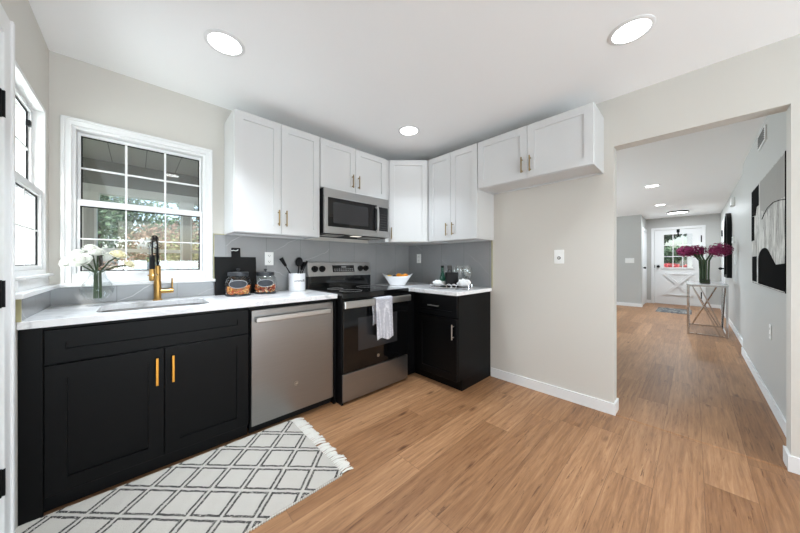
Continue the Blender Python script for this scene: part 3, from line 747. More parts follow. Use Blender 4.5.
for ga_ in (MX0 + .06, MX1 - .25): MB().box(ga_, ga_ + .19, MY + .08, MY + .24, MZ0 - .004, MZ0).build('grease_filter', M['nickel'], mw)
MB().box(1.54, 1.64, MY + .05, MY + .11, MZ0 - .004, MZ0).build('work_light', emit('work_light_glow', (1, .95, .85, 1), .6), mw)

# ------------------------------------------------------------------ recessed ceiling lights
def can(x, y, power, label, r=.083):
    o = thing('recessed_light', label, 'ceiling light', (x, y, HC), 'recessed ceiling lights')
    MB().lathe([(r + .018, HC), (r + .018, HC - .004), (r, HC - .008), (r, HC - .002)], (x, y, 0), 36, False).build('trim_ring', M['trim'], o, smooth=True)
    MB().lathe([(.0005, HC - .004), (r, HC - .004)], (x, y, 0), 36, False).build('diffuser', M['lamp'], o)
    l = bpy.data.lights.new('can', 'SPOT'); l.spot_size = math.radians(96); l.spot_blend = 1.0; l.shadow_soft_size = r; l.energy = power; l.color = (.82, .92, 1)
    q = bpy.data.objects.new('can_beam', l); C.objects.link(q); q.parent = o; q.location = (0, 0, -.012)
    return o
KP = 60
can(.369, 1.853, 115, 'round recessed ceiling light nearest the window')
can(1.953, .232, 66, 'round recessed ceiling light nearest the hall opening')
can(1.887, 1.866, 50, 'round recessed ceiling light in front of the corner cabinets')
can(.369, .232, 30, 'added recessed ceiling light, out of view above the middle of the kitchen floor')  # added lamp out of view, brightens the kitchen
can(6.149, .463, 90, 'nearer of the two recessed lights in the hall ceiling')
can(8.29, .494, 90, 'farther of the two recessed lights in the hall ceiling')
fm = thing('flush_mount_light', 'round flush ceiling light with black rim before the front door', 'ceiling light', (9.7, .262, HC))
MB().lathe([(.19, HC), (.2, HC - .012), (.2, HC - .03), (.185, HC - .034), (.185, HC - .01)], (9.7, .262, 0), 36, False).build('rim', M['black'], fm, smooth=True)
MB().lathe([(.0005, HC - .036), (.12, HC - .035), (.185, HC - .026)], (9.7, .262, 0), 36, False).build('diffuser', emit('flush_diffuser', (1, 1, 1, 1), 5), fm)
l = bpy.data.lights.new('flush', 'AREA'); l.shape = 'DISK'; l.size = .36; l.energy = 14; l.color = (.85, .94, 1)
q = bpy.data.objects.new('flush_beam', l); C.objects.link(q); q.parent = fm; q.location = (0, 0, -.045)
tag(MB().lathe([(.004, HC), (.004, HC - .006), (.002, HC - .008)], (.318, 1.793, 0), 12).build('ceiling_hook', M['black'], base=(.318, 1.793, HC)), 'tiny black hook in the ceiling beside the recessed light nearest the window', 'hook')

# ------------------------------------------------------------------ outlets and switches
def outlet(xf, a, z, label, kind='duplex', w_=.074, h=.118):
    o = thing('wall_outlet' if kind != 'switch' else 'light_switch', label, 'outlet' if kind != 'switch' else 'switch', xf @ Vector((a, 0, z)))
    MB(xf).box(a - w_ / 2, a + w_ / 2, 0, .006, z - h / 2, z + h / 2).build('plate', M['white_plastic'], o, .002)
    if kind == 'duplex':
        for dz in (-.026, .026):
            s = MB(xf).lathe([(.0165, 0), (.0165, 1)], seg=20); s.bm.clear()
            s.box(a - .017, a + .017, .006, .0075, z + dz - .014, z + dz + .014); so_ = s.build('socket', M['white_plastic'], o, .003)
            MB(xf).box(a - .009, a - .006, .0074, .0079, z + dz - .003, z + dz + .008).box(a + .006, a + .009, .0074, .0079, z + dz - .003, z + dz + .008).cyl((a, .0074, z + dz - .008), (a, .0079, z + dz - .008), .003, 8).build('slots', M['slot'], so_)
    elif kind == 'jack':
        MB(xf).cyl((a, .006, z - .01), (a, .014, z - .01), .008, 12).build('jack', M['nickel'], o)
        MB(xf).cyl((a, .006, z - .01), (a, .0075, z - .01), .014, 16).build('jack_ring', M['slot'], o)
    else:
        n_ = max(1, round(w_ / .05) - 0) if w_ > .1 else 1
        for i in range(n_):
            c_ = a + (i - (n_ - 1) / 2) * .046
            MB(xf).box(c_ - .016, c_ + .016, .006, .009, z - .033, z + .033).build('rocker', M['white_plastic'], o, .002)
    return o
XBT = wall_xf((0, YB - .009, 0), (1, 0, 0), (0, -1, 0))
XRT = wall_xf((XR - .009, 0, 0), (0, 1, 0), (-1, 0, 0))
XRW = wall_xf((XR, 0, 0), (0, 1, 0), (-1, 0, 0))
outlet(XBT, .865, 1.203, 'white double outlet on grey tile above the glass jars')
outlet(XRT, 2.435, 1.22, 'white outlet on grey tile right of the fruit bowl', 'duplex', .07, .115)
outlet(XRW, .798, 1.218, 'white jack plate on the bare beige wall under the short wide cabinet', 'jack', .078, .12)
outlet(XHf, 3.77, .6, 'white outlet low on the right hall wall under the canvas')
outlet(wall_xf((9.62, 0, 0), (0, 1, 0), (-1, 0, 0)), 1.17, 1.225, 'wide white switch plate on the grey wall left of the front door', 'switch', .19, .13)
outlet(XJf, 7.2, 1.22, 'white switch plate on the hall wall below the thermostat', 'switch', .08, .16)
tm = thing('thermostat', 'small white thermostat on the hall wall right of the arched mirror', 'thermostat', (7.38, YJ, 1.55))
MB(XJf).box(7.3, 7.46, 0, .025, 1.5, 1.61).build('case', M['white_plastic'], tm, .004)
MB(XJf).box(7.34, 7.42, .0245, .026, 1.54, 1.59).build('display', M['slot'], tm)
cm = thing('door_chime', 'white chime box high on the far hall wall', 'chime', (7.38, YJ, 2.2))
MB(XJf).box(7.28, 7.48, 0, .04, 2.13, 2.27).build('case', M['white_plastic'], cm, .005)
MB(XJf).box(7.28, 7.46, .039, .041, 2.128, 2.142).build('grille', M['slot'], cm)
vg = thing('air_vent', 'white louvred air vent high on the right hall wall above the canvas', 'vent', (4.1, YH, 2.24))
MB(XHf).box(3.95, 4.32, 0, .012, 2.235, 2.365).build('frame', M['trim'], vg, .003)
for i in range(6):
    MB(XHf).box(3.975, 4.295, .011, .016, 2.25 + i * .018, 2.257 + i * .018).build('slot_shade', M['vent_slot'], vg)  # grey strips: shade of the vent slots put into the colour

# ------------------------------------------------------------------ canvas and mirror in the hall
cv = thing('wall_canvas', 'large unframed grey and black abstract canvas on the right hall wall', 'picture', (3.7, YH, .965))
yc0, yc1 = YH + .002, YH + .042
CX0, CX1, CZ0, CZ1 = 2.95, 4.39, .975, 1.868
MB().box(CX0, CX1, yc0, yc1, CZ0, CZ1).build('canvas', M['art'], cv, .003)
MB().box(CX0 - .004, CX0, yc0, yc1 + .001, CZ0, CZ1).box(CX0, CX1, yc0, yc1 - .004, CZ0 - .003, CZ0).build('canvas_edge', M['art_black'], cv)
def flat(pts, nm, mat, e=.0015): return MB().prism([(x, yc1, z) for x, z in pts], (0, e, 0)).build(nm, mat, cv)
W_ = CX1 - CX0
def cxz(u, v): return (CX1 - u * W_, CZ0 + v * (CZ1 - CZ0))   # u: 0 = far edge (left in view), 1 = near
flat([cxz(0.0, .72), cxz(0.0, .985), cxz(.3, .985), cxz(.3, .78), cxz(.22, .78), cxz(.18, .70)], 'painted_block', M['art_black'])
flat([cxz(.0, .45), cxz(.0, .72), cxz(.12, .70), cxz(.12, .45)], 'painted_block', M['art_black'])
flat([cxz(.03, .02), cxz(.03, .28), cxz(.22, .28), cxz(.22, .02)], 'painted_block', M['art_black'])
arch = [cxz(.28, .01), cxz(.28, .24)] + [cxz(.28 + .2 * (1 - math.cos(a)), .24 + .11 * math.sin(a)) for a in [PI * k / 10 for k in range(1, 8)]] + [cxz(.8, .2), cxz(1.0, .21), cxz(1.0, .01)]
flat(arch, 'painted_arch', M['art_black'])
flat([cxz(.35, .72), cxz(.35, .985), cxz(1, .985), cxz(1, .68), cxz(.72, .7), cxz(.55, .66)], 'painted_field', M['art_grey'])
o_ = MB(); o_.tube([(cxz(u, 0)[0], yc1 + .001, cxz(0, v)[1]) for u, v in ((.42, .62), (.5, .66), (.6, .69), (.75, .7), (.9, .68), (1, .66))], .003, 5); o_.build('painted_line', M['art_black'], cv)

mr = thing('arched_mirror', 'tall arched mirror with thick black frame on the right hall wall', 'mirror', (8.1, YJ, .88))
MXa, MXb, Mz0, Mz1 = 7.75, 8.45, .89, 2.1
def archpts(i):
    cx_, r_ = (MXa + MXb) / 2, (MXb - MXa) / 2 - i; zt = Mz1 - (MXb - MXa) / 2
    return [(cx_ - r_, Mz0 + i)] + [(cx_ - r_ * math.cos(a), zt + r_ * math.sin(a)) for a in [PI * k / 20 for k in range(21)]] + [(cx_ + r_, Mz0 + i)]
po, pi_ = archpts(0), archpts(.045)
f = MB(); n_ = len(po); pts = [(x, YJ + .002, z) for x, z in po] + [(x, YJ + .062, z) for x, z in po] + [(x, YJ + .062, z) for x, z in pi_] + [(x, YJ + .002, z) for x, z in pi_]
fc = []
for i in range(n_):
    j = (i + 1) % n_
    for q in range(4): fc.append((q * n_ + i, q * n_ + j, ((q + 1) % 4) * n_ + j, ((q + 1) % 4) * n_ + i))
f.poly(pts, fc).build('frame', M['black'], mr)
MB().prism([(x, YJ + .004, z) for x, z in archpts(.04)], (0, .006, 0)).build('mirror_glass', M['mirror'], mr)

# ------------------------------------------------------------------ hall console table
ht = thing('console_table', 'chrome console table with crossed bars and pale top in the hall', 'table', (7.1, -.15, 0))
TX0, TX1, TY0, TY1, TZ = 6.55, 7.55, -.36, .055, .82
s_ = .026
for (x, y) in ((TX0, TY0), (TX0, TY1), (TX1, TY0), (TX1, TY1)):
    MB().box(x - s_ / 2, x + s_ / 2, y - s_ / 2, y + s_ / 2, 0, TZ - .012).build('leg', M['chrome'], ht, .002)
for z_, nm_ in ((TZ - .025, 'top_frame'), (.02, 'bottom_frame')):
    fr_ = MB()
    for y in (TY0, TY1): fr_.bar((TX0, y, z_), (TX1, y, z_), .022)
    for x in (TX0, TX1): fr_.bar((x, TY0, z_), (x, TY1, z_), .022)
    fr_.build(nm_, M['chrome'], ht)
for (p0, p1) in (((TX0, TY1 - .05, TZ - .03), (TX0, TY0 + .07, .03)), ((TX0, TY1 - .13, TZ - .03), (TX0, TY0 + .01, .03)), ((TX0, TY0 + .11, TZ - .03), (TX1, TY1 - .05, .03)),
                 ((TX0, TY0 + .02, TZ - .03), (TX1, TY0, .03)), ((TX1, TY1 - .02, TZ - .03), (TX1, TY0 + .05, .03)), ((TX0, TY1, TZ - .03), (TX1, TY1, .03))):
    MB().bar(p0, p1, .018).build('cross_bar', M['chrome'], ht)
MB().box(TX0 - .02, TX1 + .02, TY0 - .02, TY1 + .02, TZ - .012, TZ).build('table_top', plain('pale_stone_top', lin(206, 206, 206), .15, var=.1, bscale=12), ht, .002)

# ------------------------------------------------------------------ doormat and rug
tag(MB().box(9.0, 9.9, .02, .62, 0, .008).build('doormat', M['mat'], base=(9.4, .3, 0), bevel=.003), 'grey patterned mat on the hall floor before the front door', 'mat')
rug = thing('rug', 'white woven rug with dark diamond lattice and fringe before the sink', 'rug', (.25, 1.68, 0))
RXa, RXb, RYa, RYb = -.42, .82, 1.325, 2.035
m = MB(); nx, ny = 60, 34; bm = m.bm
grid = [[bm.verts.new((RXa + (RXb - RXa) * i / nx, RYa + (RYb - RYa) * j / ny, .007 + .0015 * math.sin(i * 1.3) * math.sin(j * 1.1))) for j in range(ny + 1)] for i in range(nx + 1)]
for i in range(nx):
    for j in range(ny): bm.faces.new([grid[i][j], grid[i + 1][j], grid[i + 1][j + 1], grid[i][j + 1]])
ro = m.build('woven_field', M['rug'], rug); sd = ro.modifiers.new('solid', 'SOLIDIFY'); sd.thickness = .0055; sd.offset = -1
for yy in (RYa, RYb):
    eb = MB(); n = 110
    for i in range(n):
        x = RXa + (RXb - RXa) * (i + .5) / n
        eb.bar((x - .004, yy - .005, .005), (x + .004, yy + .005, .005), .006, .008)
    eb.build('bound_edge', M['fringe'], rug)
for xa, sg in ((RXb, 1), (RXa, -1)):
    fr_ = MB(); n = 46
    for i in range(n):
        y = RYa + (RYb - RYa) * (i + .5) / n
        if abs(i - n // 2 + 3) == 0: continue
        dy = rnd.uniform(-.012, .012) + .012 * math.sin(i * .55); L_ = rnd.uniform(.066, .088)
        for q in (-.003, .003):
            fr_.tube([(xa - .005 * sg, y, .006), (xa + sg * L_ * .5, y + dy * .4 + q, .008 + abs(q)), (xa + sg * L_, y + dy + q * 2, .004)], [.0035, .004, .0028], 5)
    fo = fr_.build('fringe', M['fringe'], rug); fo['kind'] = 'stuff'

# ------------------------------------------------------------------ faucet
fx, fy = .105, 2.545
fc_ = thing('kitchen_faucet', 'brass kitchen faucet with black spring neck behind the sink', 'faucet', (fx, fy, CT))
MB().lathe([(.026, CT), (.026, CT + .008), (.02, CT + .01), (.02, CT + .13), (.0175, CT + .135), (.0175, CT + .235), (.011, CT + .24)], (fx, fy, 0)).build('body', M['brass'], fc_, smooth=False)
ar = []
for k in range(15):
    a = PI * k / 14; ar.append((fx - .016 * (1 - math.cos(a)), fy - .07 * (1 - math.cos(a)), 1.265 + .075 * math.sin(a)))
MB().tube([(fx, fy, 1.14), (fx, fy, 1.2)] + ar + [(fx - .032, fy - .14, 1.2)], .0045, 10).build('hose', M['black'], fc_, smooth=True)
hx = []
path = [(fx, fy, 1.15 + .12 * i / 20) for i in range(21)] + ar[1:]
N = 460
for k in range(N + 1):
    t_1 = k / N * (len(path) - 1); i = min(int(t_1), len(path) - 2); fr1 = t_1 - i
    p_ = Vector(path[i]).lerp(Vector(path[i + 1]), fr1); d_1 = (Vector(path[i + 1]) - Vector(path[i])).normalized(); u1 = Vector((1, 0, 0)); v1 = d_1.cross(u1)
    a = k * 2 * PI / 17
    hx.append(p_ + u1 * math.cos(a) * .0098 + v1 * math.sin(a) * .0098)
MB().tube(hx, .0019, 5).build('spring', M['black'], fc_, smooth=True)
sp_ = MB().lathe([(.012, 1.215), (.014, 1.2), (.0145, 1.13), (.012, 1.125)], (fx - .032, fy - .14, 0), 20).build('spray_head', M['black'], fc_, smooth=False)
MB().lathe([(.0155, 1.125), (.0165, 1.06), (.014, 1.05)], (fx - .032, fy - .14, 0), 20).build('nozzle', M['brass'], sp_)
MB().bar((fx, fy, 1.085), (fx - .026, fy - .118, 1.085), .012).tube([(fx - .032 + .02 * math.cos(2 * PI * k / 20), fy - .14 + .02 * math.sin(2 * PI * k / 20), 1.085) for k in range(21)], .004, 6, False).build('holder_arm', M['brass'], fc_)
MB().cyl((fx + .015, fy, CT + .06), (fx + .085, fy, CT + .062), .0145, 16).tube([(fx + .078, fy, CT + .07), (fx + .078, fy, CT + .15)], [.006, .0045], 10).build('lever', M['brass'], fc_)

# ------------------------------------------------------------------ vase with white roses
vx, vy = -.172, 2.47
vz = CT
tag(MB().lathe([(.0005, vz + .001), (.045, vz + .001), (.047, vz + .005), (.03, vz + .012), (.022, vz + .03), (.048, vz + .042), (.068, vz + .072), (.072, vz + .1), (.06, vz + .138), (.042, vz + .165), (.034, vz + .195), (.04, vz + .215), (.037, vz + .215), (.031, vz + .195), (.039, vz + .165), (.057, vz + .136), (.068, vz + .1), (.064, vz + .074), (.045, vz + .046), (.0005, vz + .036)], (vx, vy, 0), 32, False).build('glass_vase', M['vase_glass'], base=(vx, vy, vz), smooth=True), 'round clear glass vase holding white roses left of the sink', 'vase')
def rose(mb, c, r, d):
    c = Vector(c); d = Vector(d).normalized(); u = d.orthogonal().normalized(); v = d.cross(u)
    for ring, (n, rr, op, hh) in enumerate(((3, .25, .1, .9), (4, .45, .2, .85), (5, .7, .5, .7), (6, .95, .95, .42), (7, 1.02, 1.3, .12))):
        for k in range(n):
            a = 2 * PI * (k + ring * .37) / n; rows = []
            for i in range(5):
                t = i / 4
                for j in range(5):
                    q = (j - 2) / 2; aa = a + q * (PI / n) * 1.35 * (1 - .35 * t * t)
                    rad = r * rr * (math.sin(min(1.0, t * .75 + .1) * PI / 2) if ring > 1 else .6 + .4 * t)
                    if ring > 1: rad *= (1 + .1 * t * op)
                    hgt = r * (hh * (t ** 1.2) - .35 * (1 - t) - (.12 * q * q if t > .8 else 0))
                    rows.append(c + (u * math.cos(aa) + v * math.sin(aa)) * rad + d * hgt)
            mb.poly(rows, [(i * 5 + j, i * 5 + j + 1, (i + 1) * 5 + j + 1, (i + 1) * 5 + j) for i in range(4) for j in range(4)])
    return mb
# view ray helpers only used to size the bunch: blossoms given as world offsets from the vase axis
roses = [((-.108, -.03, 1.168), .036, 'white rose lowest and farthest left in the vase'), ((-.056, -.075, 1.178), .043, 'big white rose facing the room in the vase'),
         ((-.078, .0, 1.212), .036, 'white rose behind the big one in the vase, upper left'), ((-.03, .03, 1.248), .034, 'topmost white rose, at the back of the vase'),
         ((.002, -.02, 1.225), .036, 'white rose at the centre top of the vase'), ((.088, -.02, 1.213), .036, 'cream-centred rose on the right of the vase'),
         ((.135, -.005, 1.155), .028, 'cream rosebud farthest right in the vase')]
for i, ((dx, dy, z), r, lab) in enumerate(roses):
    p_ = Vector((vx + dx, vy + dy, z)); ft = Vector((vx + dx * .12, vy + dy * .12, vz + .045)); nk = Vector((vx + dx * .1, vy + dy * .1, vz + .2))
    o = thing('white_rose', lab, 'flower', ft, 'white roses in the glass vase')
    d = (p_ - nk).normalized(); d = (d + Vector((-.1, -.45, .6))).normalized()
    bl = rose(MB(), p_, r, d).build('blossom', M['petal_white'] if i < 5 else M['petal_yellow'], o, smooth=False); bl.modifiers.new('s', 'SOLIDIFY').thickness = .001
    if i in (5, 6): bl['label'] = 'cream coloured blossom'
    MB().tube([ft, (ft + nk) / 2, nk, nk.lerp(p_, .5) + Vector((0, 0, .012)), p_ - d * r * .3], .0042, 6).build('stem', M['leaf_dark'], o, smooth=True)
    if i in (1, 4, 5):
        q = nk.lerp(p_, .45); lf = MB(); s1 = Vector((1, .2, .3)).normalized() * (.012)
        lf.poly([q, q + s1 + Vector((0, -.02, .012)), q + Vector((.004, -.05, .004)), q - s1 + Vector((0, -.02, .01))], [(0, 1, 2, 3)]).build('leaf', M['stem'], o)

# ------------------------------------------------------------------ cutting board, jars, crock
bz = CT
XCB = Matrix.Translation((.6, 2.585, bz)) @ Matrix.Rotation(math.radians(-5), 4, 'X')
cb = MB(XCB)
bw = .152; cbp = [(-bw, 0), (bw, 0), (bw, .308), (.033, .308), (.033, .385), (-.033, .385), (-.033, .308), (-bw, .308)]
cbo = cb.prism([(x, 0, z) for x, z in cbp], (0, .016, 0)).build('cutting_board', M['black'], base=(.6, 2.585, bz), bevel=.004)
tag(cbo, 'black cutting board with handle leaning on the tile behind the jars', 'cutting board')
cord = MB(XCB); cord.tube([(-.036, -.004, .358), (-.02, -.006, .362), (0, -.005, .358), (.015, -.005, .368)], .0035, 6).build('hanging_cord', M['napkin'], cbo)
cbo.children[0].location = (0, 0, 0)
def jar(x, y, s, mix, labj, labm, mxn, off):
    o = thing('glass_jar', labj, 'jar', (x, y, CT))
    P = lambda r, z: (r * s, CT + z * s * 1.07)
    MB().lathe([P(.0005, .004), P(.07, .004), P(.088, .012), P(.095, .03), P(.096, .1), P(.088, .132), P(.07, .15), P(.068, .16), P(.065, .16), P(.067, .148), P(.084, .13), P(.092, .1), P(.091, .03), P(.084, .016), P(.068, .009), P(.0005, .009)], (x, y, 0), 36, False).build('jar_body', M['vase_glass'], o, smooth=True)
    MB().lathe([P(.09, .0005), P(.092, .006), P(.088, .01)], (x, y, 0), 36).build('base_ring', M['jar_lid'], o)
    ld = MB().lathe([P(.073, .15), P(.075, .152), P(.075, .175), P(.072, .18), P(.02, .183)], (x, y, 0), 36).build('lid', M['jar_lid'], o)
    MB().lathe([P(.006, .182), P(.006, .19), P(.014, .196), P(.014, .204), P(.009, .208)], (x, y, 0), 20).build('lid_knob', M['jar_lid'], ld)
    # plaque facing the camera direction
    ang = math.atan2(-y, -x); R_ = .097 * s
    def pl(rx, rz, rr): return [(x + rr * math.cos(ang + math.cos(a) * rx), y + rr * math.sin(ang + math.cos(a) * rx), CT + .098 * s + rz * math.sin(a) * s) for a in [2 * PI * k / 32 for k in range(32)]]
    for nm, rx, rz, rr, mt in (('plaque_border', .72, .034, R_ + .001, M['mark']), ('plaque', .66, .029, R_ + .0025, M['chalk'])):
        q = MB(); ring = pl(rx, rz, rr); cc_ = (x + rr * math.cos(ang), y + rr * math.sin(ang), CT + .098 * s)
        mid = pl(rx * .5, rz * .5, rr)
        q.poly(ring + mid + [cc_], [(k, (k + 1) % 32, 32 + (k + 1) % 32, 32 + k) for k in range(32)] + [(32 + k, 32 + (k + 1) % 32, 64) for k in range(32)]).build(nm, mt, o)
    m = MB(); rr_ = random.Random(off)
    for k in range(330):
        a = rr_.uniform(0, 2 * PI); rad = .082 * s * math.sqrt(rr_.uniform(.25, 1)); z = CT + s * (.017 + rr_.random() ** 1.1 * .062)
        m.ball((x + rad * math.cos(a), y + rad * math.sin(a), z), .0085 * s, 1, (rr_.uniform(.7, 1.2), rr_.uniform(.7, 1.2), rr_.uniform(.6, 1)))
    q = m.build(mxn, mix, base=(x, y, CT + .012)); tag(q, labm, 'dry food', kind='stuff')
jar(.583, 2.475, .96, M['mix_a'], 'left glass jar of orange pasta with dark lid and oval plaque', 'orange and yellow pasta pieces in the left jar', 'pasta', 3)
jar(.795, 2.5, .93, M['mix_b'], 'right glass jar of red and white snack mix with oval plaque', 'red, orange and white snack mix in the right jar', 'snack_mix', 9)
kx, ky = 1.085, 2.54
cr = thing('utensil_crock', 'white ceramic crock with dark script holding black utensils', 'crock', (kx, ky, CT))
MB().lathe([(.071, CT), (.074, CT + .003), (.074, CT + .157), (.0725, CT + .16), (.069, CT + .157), (.069, CT + .008), (.0005, CT + .008)], (kx, ky, 0), 40, False).build('pot', M['white_ceramic'], cr, smooth=False)
# script lettering, set round the pot
fcu = bpy.data.curves.new('script', 'FONT'); fcu.body = 'utensils'; fcu.size = .034; fcu.shear = .35; fcu.align_x = 'CENTER'; fcu.extrude = .0004; fcu.offset = .0002
fo = bpy.data.objects.new('script_tmp', fcu); C.objects.link(fo)
me = bpy.data.meshes.new_from_object(fo.evaluated_get(bpy.context.evaluated_depsgraph_get())); bpy.data.objects.remove(fo)
ang = math.atan2(-ky, -kx) + .35
for v in me.vertices:
    th = ang + v.co.x / .075; r_ = .0746 + v.co.z
    zz = CT + .085 + v.co.y; v.co = (r_ * math.cos(th), r_ * math.sin(th), zz - CT)
me.name = 'lettering'; lo_ = bpy.data.objects.new('lettering', me); C.objects.link(lo_); lo_.parent = cr; me.materials.clear(); me.materials.append(M['slot']); lo_['label'] = 'dark script lettering'
def utensil(name, lab, tip, head, cat='utensil'):
    tip = Vector(tip); ft = Vector((kx + (kx - tip.x) * .25, ky + (ky - tip.y) * .3, CT + .012)); d = (tip - ft).normalized()
    o = thing(name, lab, cat, ft)
    MB().tube([ft, ft.lerp(tip, .5), tip], [.006, .006, .005], 8).build('handle', M['black'], o)
    side = Vector((.79, -.61, 0)); nn = d.cross(side).normalized(); side = nn.cross(d).normalized()
    m = MB()
    if head == 'spoon':
        X = Matrix.Translation(tip + d * .035) @ Matrix((( side.x, nn.x, d.x, 0), (side.y, nn.y, d.y, 0), (side.z, nn.z, d.z, 0), (0, 0, 0, 1)))
        mm = MB(X); mm.ball((0, 0, 0), .034, 3, (1, .3, 1.35)); mm.build('bowl', M['black'], o, smooth=True)
        m.bm.free()
    elif head == 'ladle':
        m.tube([tip, tip + d * .03 + Vector((-.01, -.01, 0)), tip + d * .055], [.008, .013, .009], 8).build('grip', M['black'], o)
    else:
        q0, q1 = tip, tip + d * .085
        m.prism([q0 - side * .012 - nn * .002, q0 + side * .012 - nn * .002, q1 + side * .02 - nn * .002, q1 - side * .02 - nn * .002], tuple(nn * .005)).build('blade', M['black'], o, .002)
utensil('spatula', 'black spatula leaning left out of the crock', (.99, 2.56, 1.135), 'blade')
utensil('serving_spoon', 'black oval spoon standing upright in the crock', (1.115, 2.57, 1.14), 'spoon')
utensil('kitchen_tongs', 'black tongs leaning right out of the crock, nearer the range', (1.17, 2.56, 1.13), 'ladle')
utensil('turner', 'black slotted turner leaning right behind the tongs', (1.145, 2.58, 1.1), 'blade')

# ------------------------------------------------------------------ fruit bowl
fbx, fby = 2.175, 2.335
dirv = Vector((.7256, -.688, 0))    # long side runs across the corner
XFb = Matrix(((dirv.x, -dirv.y, 0, fbx), (dirv.y, dirv.x, 0, fby), (0, 0, 1, CT), (0, 0, 0, 1)))
m = MB(XFb); bm = m.bm
rings = []
for (a, b_, z, e) in ((.085, .06, .0, 0), (.092, .065, .004, 0), (.12, .08, .045, .01), (.155, .095, .085, .022), (.176, .1, .106, .03), (.171, .096, .106, .03), (.15, .09, .084, .022), (.114, .074, .047, .01), (.08, .055, .012, 0)):
    ring = []
    for k in range(40):
        t = 2 * PI * k / 40; c_, s__ = math.cos(t), math.sin(t)
        c2 = math.copysign(abs(c_) ** .75, c_); s2 = math.copysign(abs(s__) ** .75, s__)
        ring.append(bm.verts.new(XFb @ Vector((a * c2, b_ * s2, z + e * abs(c_) ** 3))))
    rings.append(ring)
for a, b_ in zip(rings, rings[1:]):
    for k in range(40): bm.faces.new([a[k], a[(k + 1) % 40], b_[(k + 1) % 40], b_[k]])
bm.faces.new(rings[0][::-1]); bm.faces.new(rings[-1])
tag(m.build('fruit_bowl', M['white_ceramic'], base=(fbx, fby, CT), smooth=True), 'white boat-shaped bowl of fruit in the counter corner', 'bowl')
def fruit(nm, lp, r, mat, lab, grp=None, sc=(1, 1, .94)):
    p_ = XFb @ Vector(lp)
    o = thing(nm, lab, 'fruit', p_, grp)
    MB().ball(p_, r, 3, sc).build('peel', mat, o, smooth=True)
    MB().cyl(p_ + Vector((0, 0, r * sc[2] * .93)), p_ + Vector((0, 0, r * sc[2] * 1.06)), .0035, 6).build('stem_end', M['stem'], o)
fruit('orange', (.05, -.03, .092), .036, M['orange'], 'front orange on the right side of the fruit bowl', 'oranges in the bowl')
fruit('orange', (.015, .038, .102), .036, M['orange'], 'orange at the back middle of the fruit bowl', 'oranges in the bowl')
fruit('orange', (.09, .03, .1), .036, M['orange'], 'orange farthest right in the fruit bowl', 'oranges in the bowl')
fruit('plum', (-.035, .0, .092), .03, M['plum'], 'dark plum between orange and apple in the fruit bowl')
fruit('plum', (-.07, -.035, .073), .026, M['plum'], 'dark plum low at the front left of the fruit bowl')
fruit('apple', (-.095, .01, .092), .031, M['lemon'], 'yellow apple at the left end of the fruit bowl')

# ------------------------------------------------------------------ tray with drinks
tx, ty = 2.325, 1.695
td = Vector((.42, -.907, 0)).normalized()
XT = Matrix(((td.x, -td.y, 0, tx), (td.y, td.x, 0, ty), (0, 0, 1, CT), (0, 0, 0, 1)))
tr = thing('serving_tray', 'black serving tray with chrome rail and ring handles in the corner', 'tray', (tx, ty, CT))
MB(XT).box(-.19, .19, -.11, .11, .012, .02).build('tray_base', M['black_gloss'], tr, .003)
rl = MB(XT)
for z_ in (.014, .04):
    for (p0, p1) in (((-.19, -.11, z_), (.19, -.11, z_)), ((-.19, .11, z_), (.19, .11, z_)), ((-.19, -.11, z_), (-.19, .11, z_)), ((.19, -.11, z_), (.19, .11, z_))): rl.cyl(p0, p1, .004, 8)
for x in (-.19, .19):
    for y in (-.11, .11): rl.cyl((x, y, 0), (x, y, .042), .005, 8)
rl.build('rail', M['chrome'], tr)
for cx_ in (.0, .05):
    MB(XT).tube([(cx_ + .022 * math.cos(2 * PI * k / 24), -.116, .028 + .022 * math.sin(2 * PI * k / 24)) for k in range(25)], .0035, 8, False).build('ring', M['chrome'], tr)
def folded(lab, lx, ly, sx, sy, sz, seed):
    r_ = random.Random(seed); m = MB(); m.ball((0, 0, 0), 1, 3)
    for v in m.bm.verts:
        n = 1 + .12 * math.sin(9 * v.co.x + 4 * v.co.z + seed) + r_.uniform(-.05, .05)
        v.co = XT @ Vector((lx + v.co.x * sx * n, ly + v.co.y * sy * n, .021 + sz + max(-1, v.co.z * 1.2) * sz * (1 if v.co.z < 0 else n)))
    o = m.build('cloth_napkin', M['napkin'], base=XT @ Vector((lx, ly, .021)), smooth=True); tag(o, lab, 'napkin', 'white napkins on the tray')
folded('crumpled white napkin at the left end of the tray', -.13, -.045, .05, .045, .028, 1)
folded('rolled white napkin at the right end of the tray below the glasses', .135, -.05, .062, .05, .036, 5)
p_ = XT @ Vector((-.1, .045, .02))
bt = thing('glass_bottle', 'green glass bottle at the back left of the tray', 'bottle', p_)
MB().lathe([(.0005, 0), (.034, 0), (.036, .005), (.035, .06), (.022, .11), (.014, .15), (.0135, .185), (.016, .187), (.016, .195), (.0005, .195)], p_, 24, False).build('bottle_body', M['green_glass'], bt, smooth=True)
MB().lathe([(.0165, .188), (.0165, .208), (.001, .209)], p_, 20).build('cap', M['black'], bt)
MB().lathe([(.0362, .015), (.0364, .05)], p_, 24, False).build('paper_label', M['white_plastic'], bt)
p_ = XT @ Vector((.0, .02, .02))
q_ = MB(Matrix.Translation(p_) @ Matrix.Rotation(math.radians(-42), 4, 'Z')).box(-.06, .06, -.035, .035, 0, .14).build('gift_box', M['black'], base=p_, bevel=.003)
tag(q_, 'black square box standing in the middle of the tray', 'box')
MB(Matrix.Translation(p_) @ Matrix.Rotation(math.radians(-42), 4, 'Z')).box(-.05, .05, -.0365, -.0345, .014, .126).build('front_panel', plain('dark_brown_card', lin(16, 11, 11), .5, spec=.2), q_)
p_ = XT @ Vector((-.03, .075, .02))
jr = thing('spirit_bottle', 'grey bottle with dark cap behind the black box on the tray', 'bottle', p_)
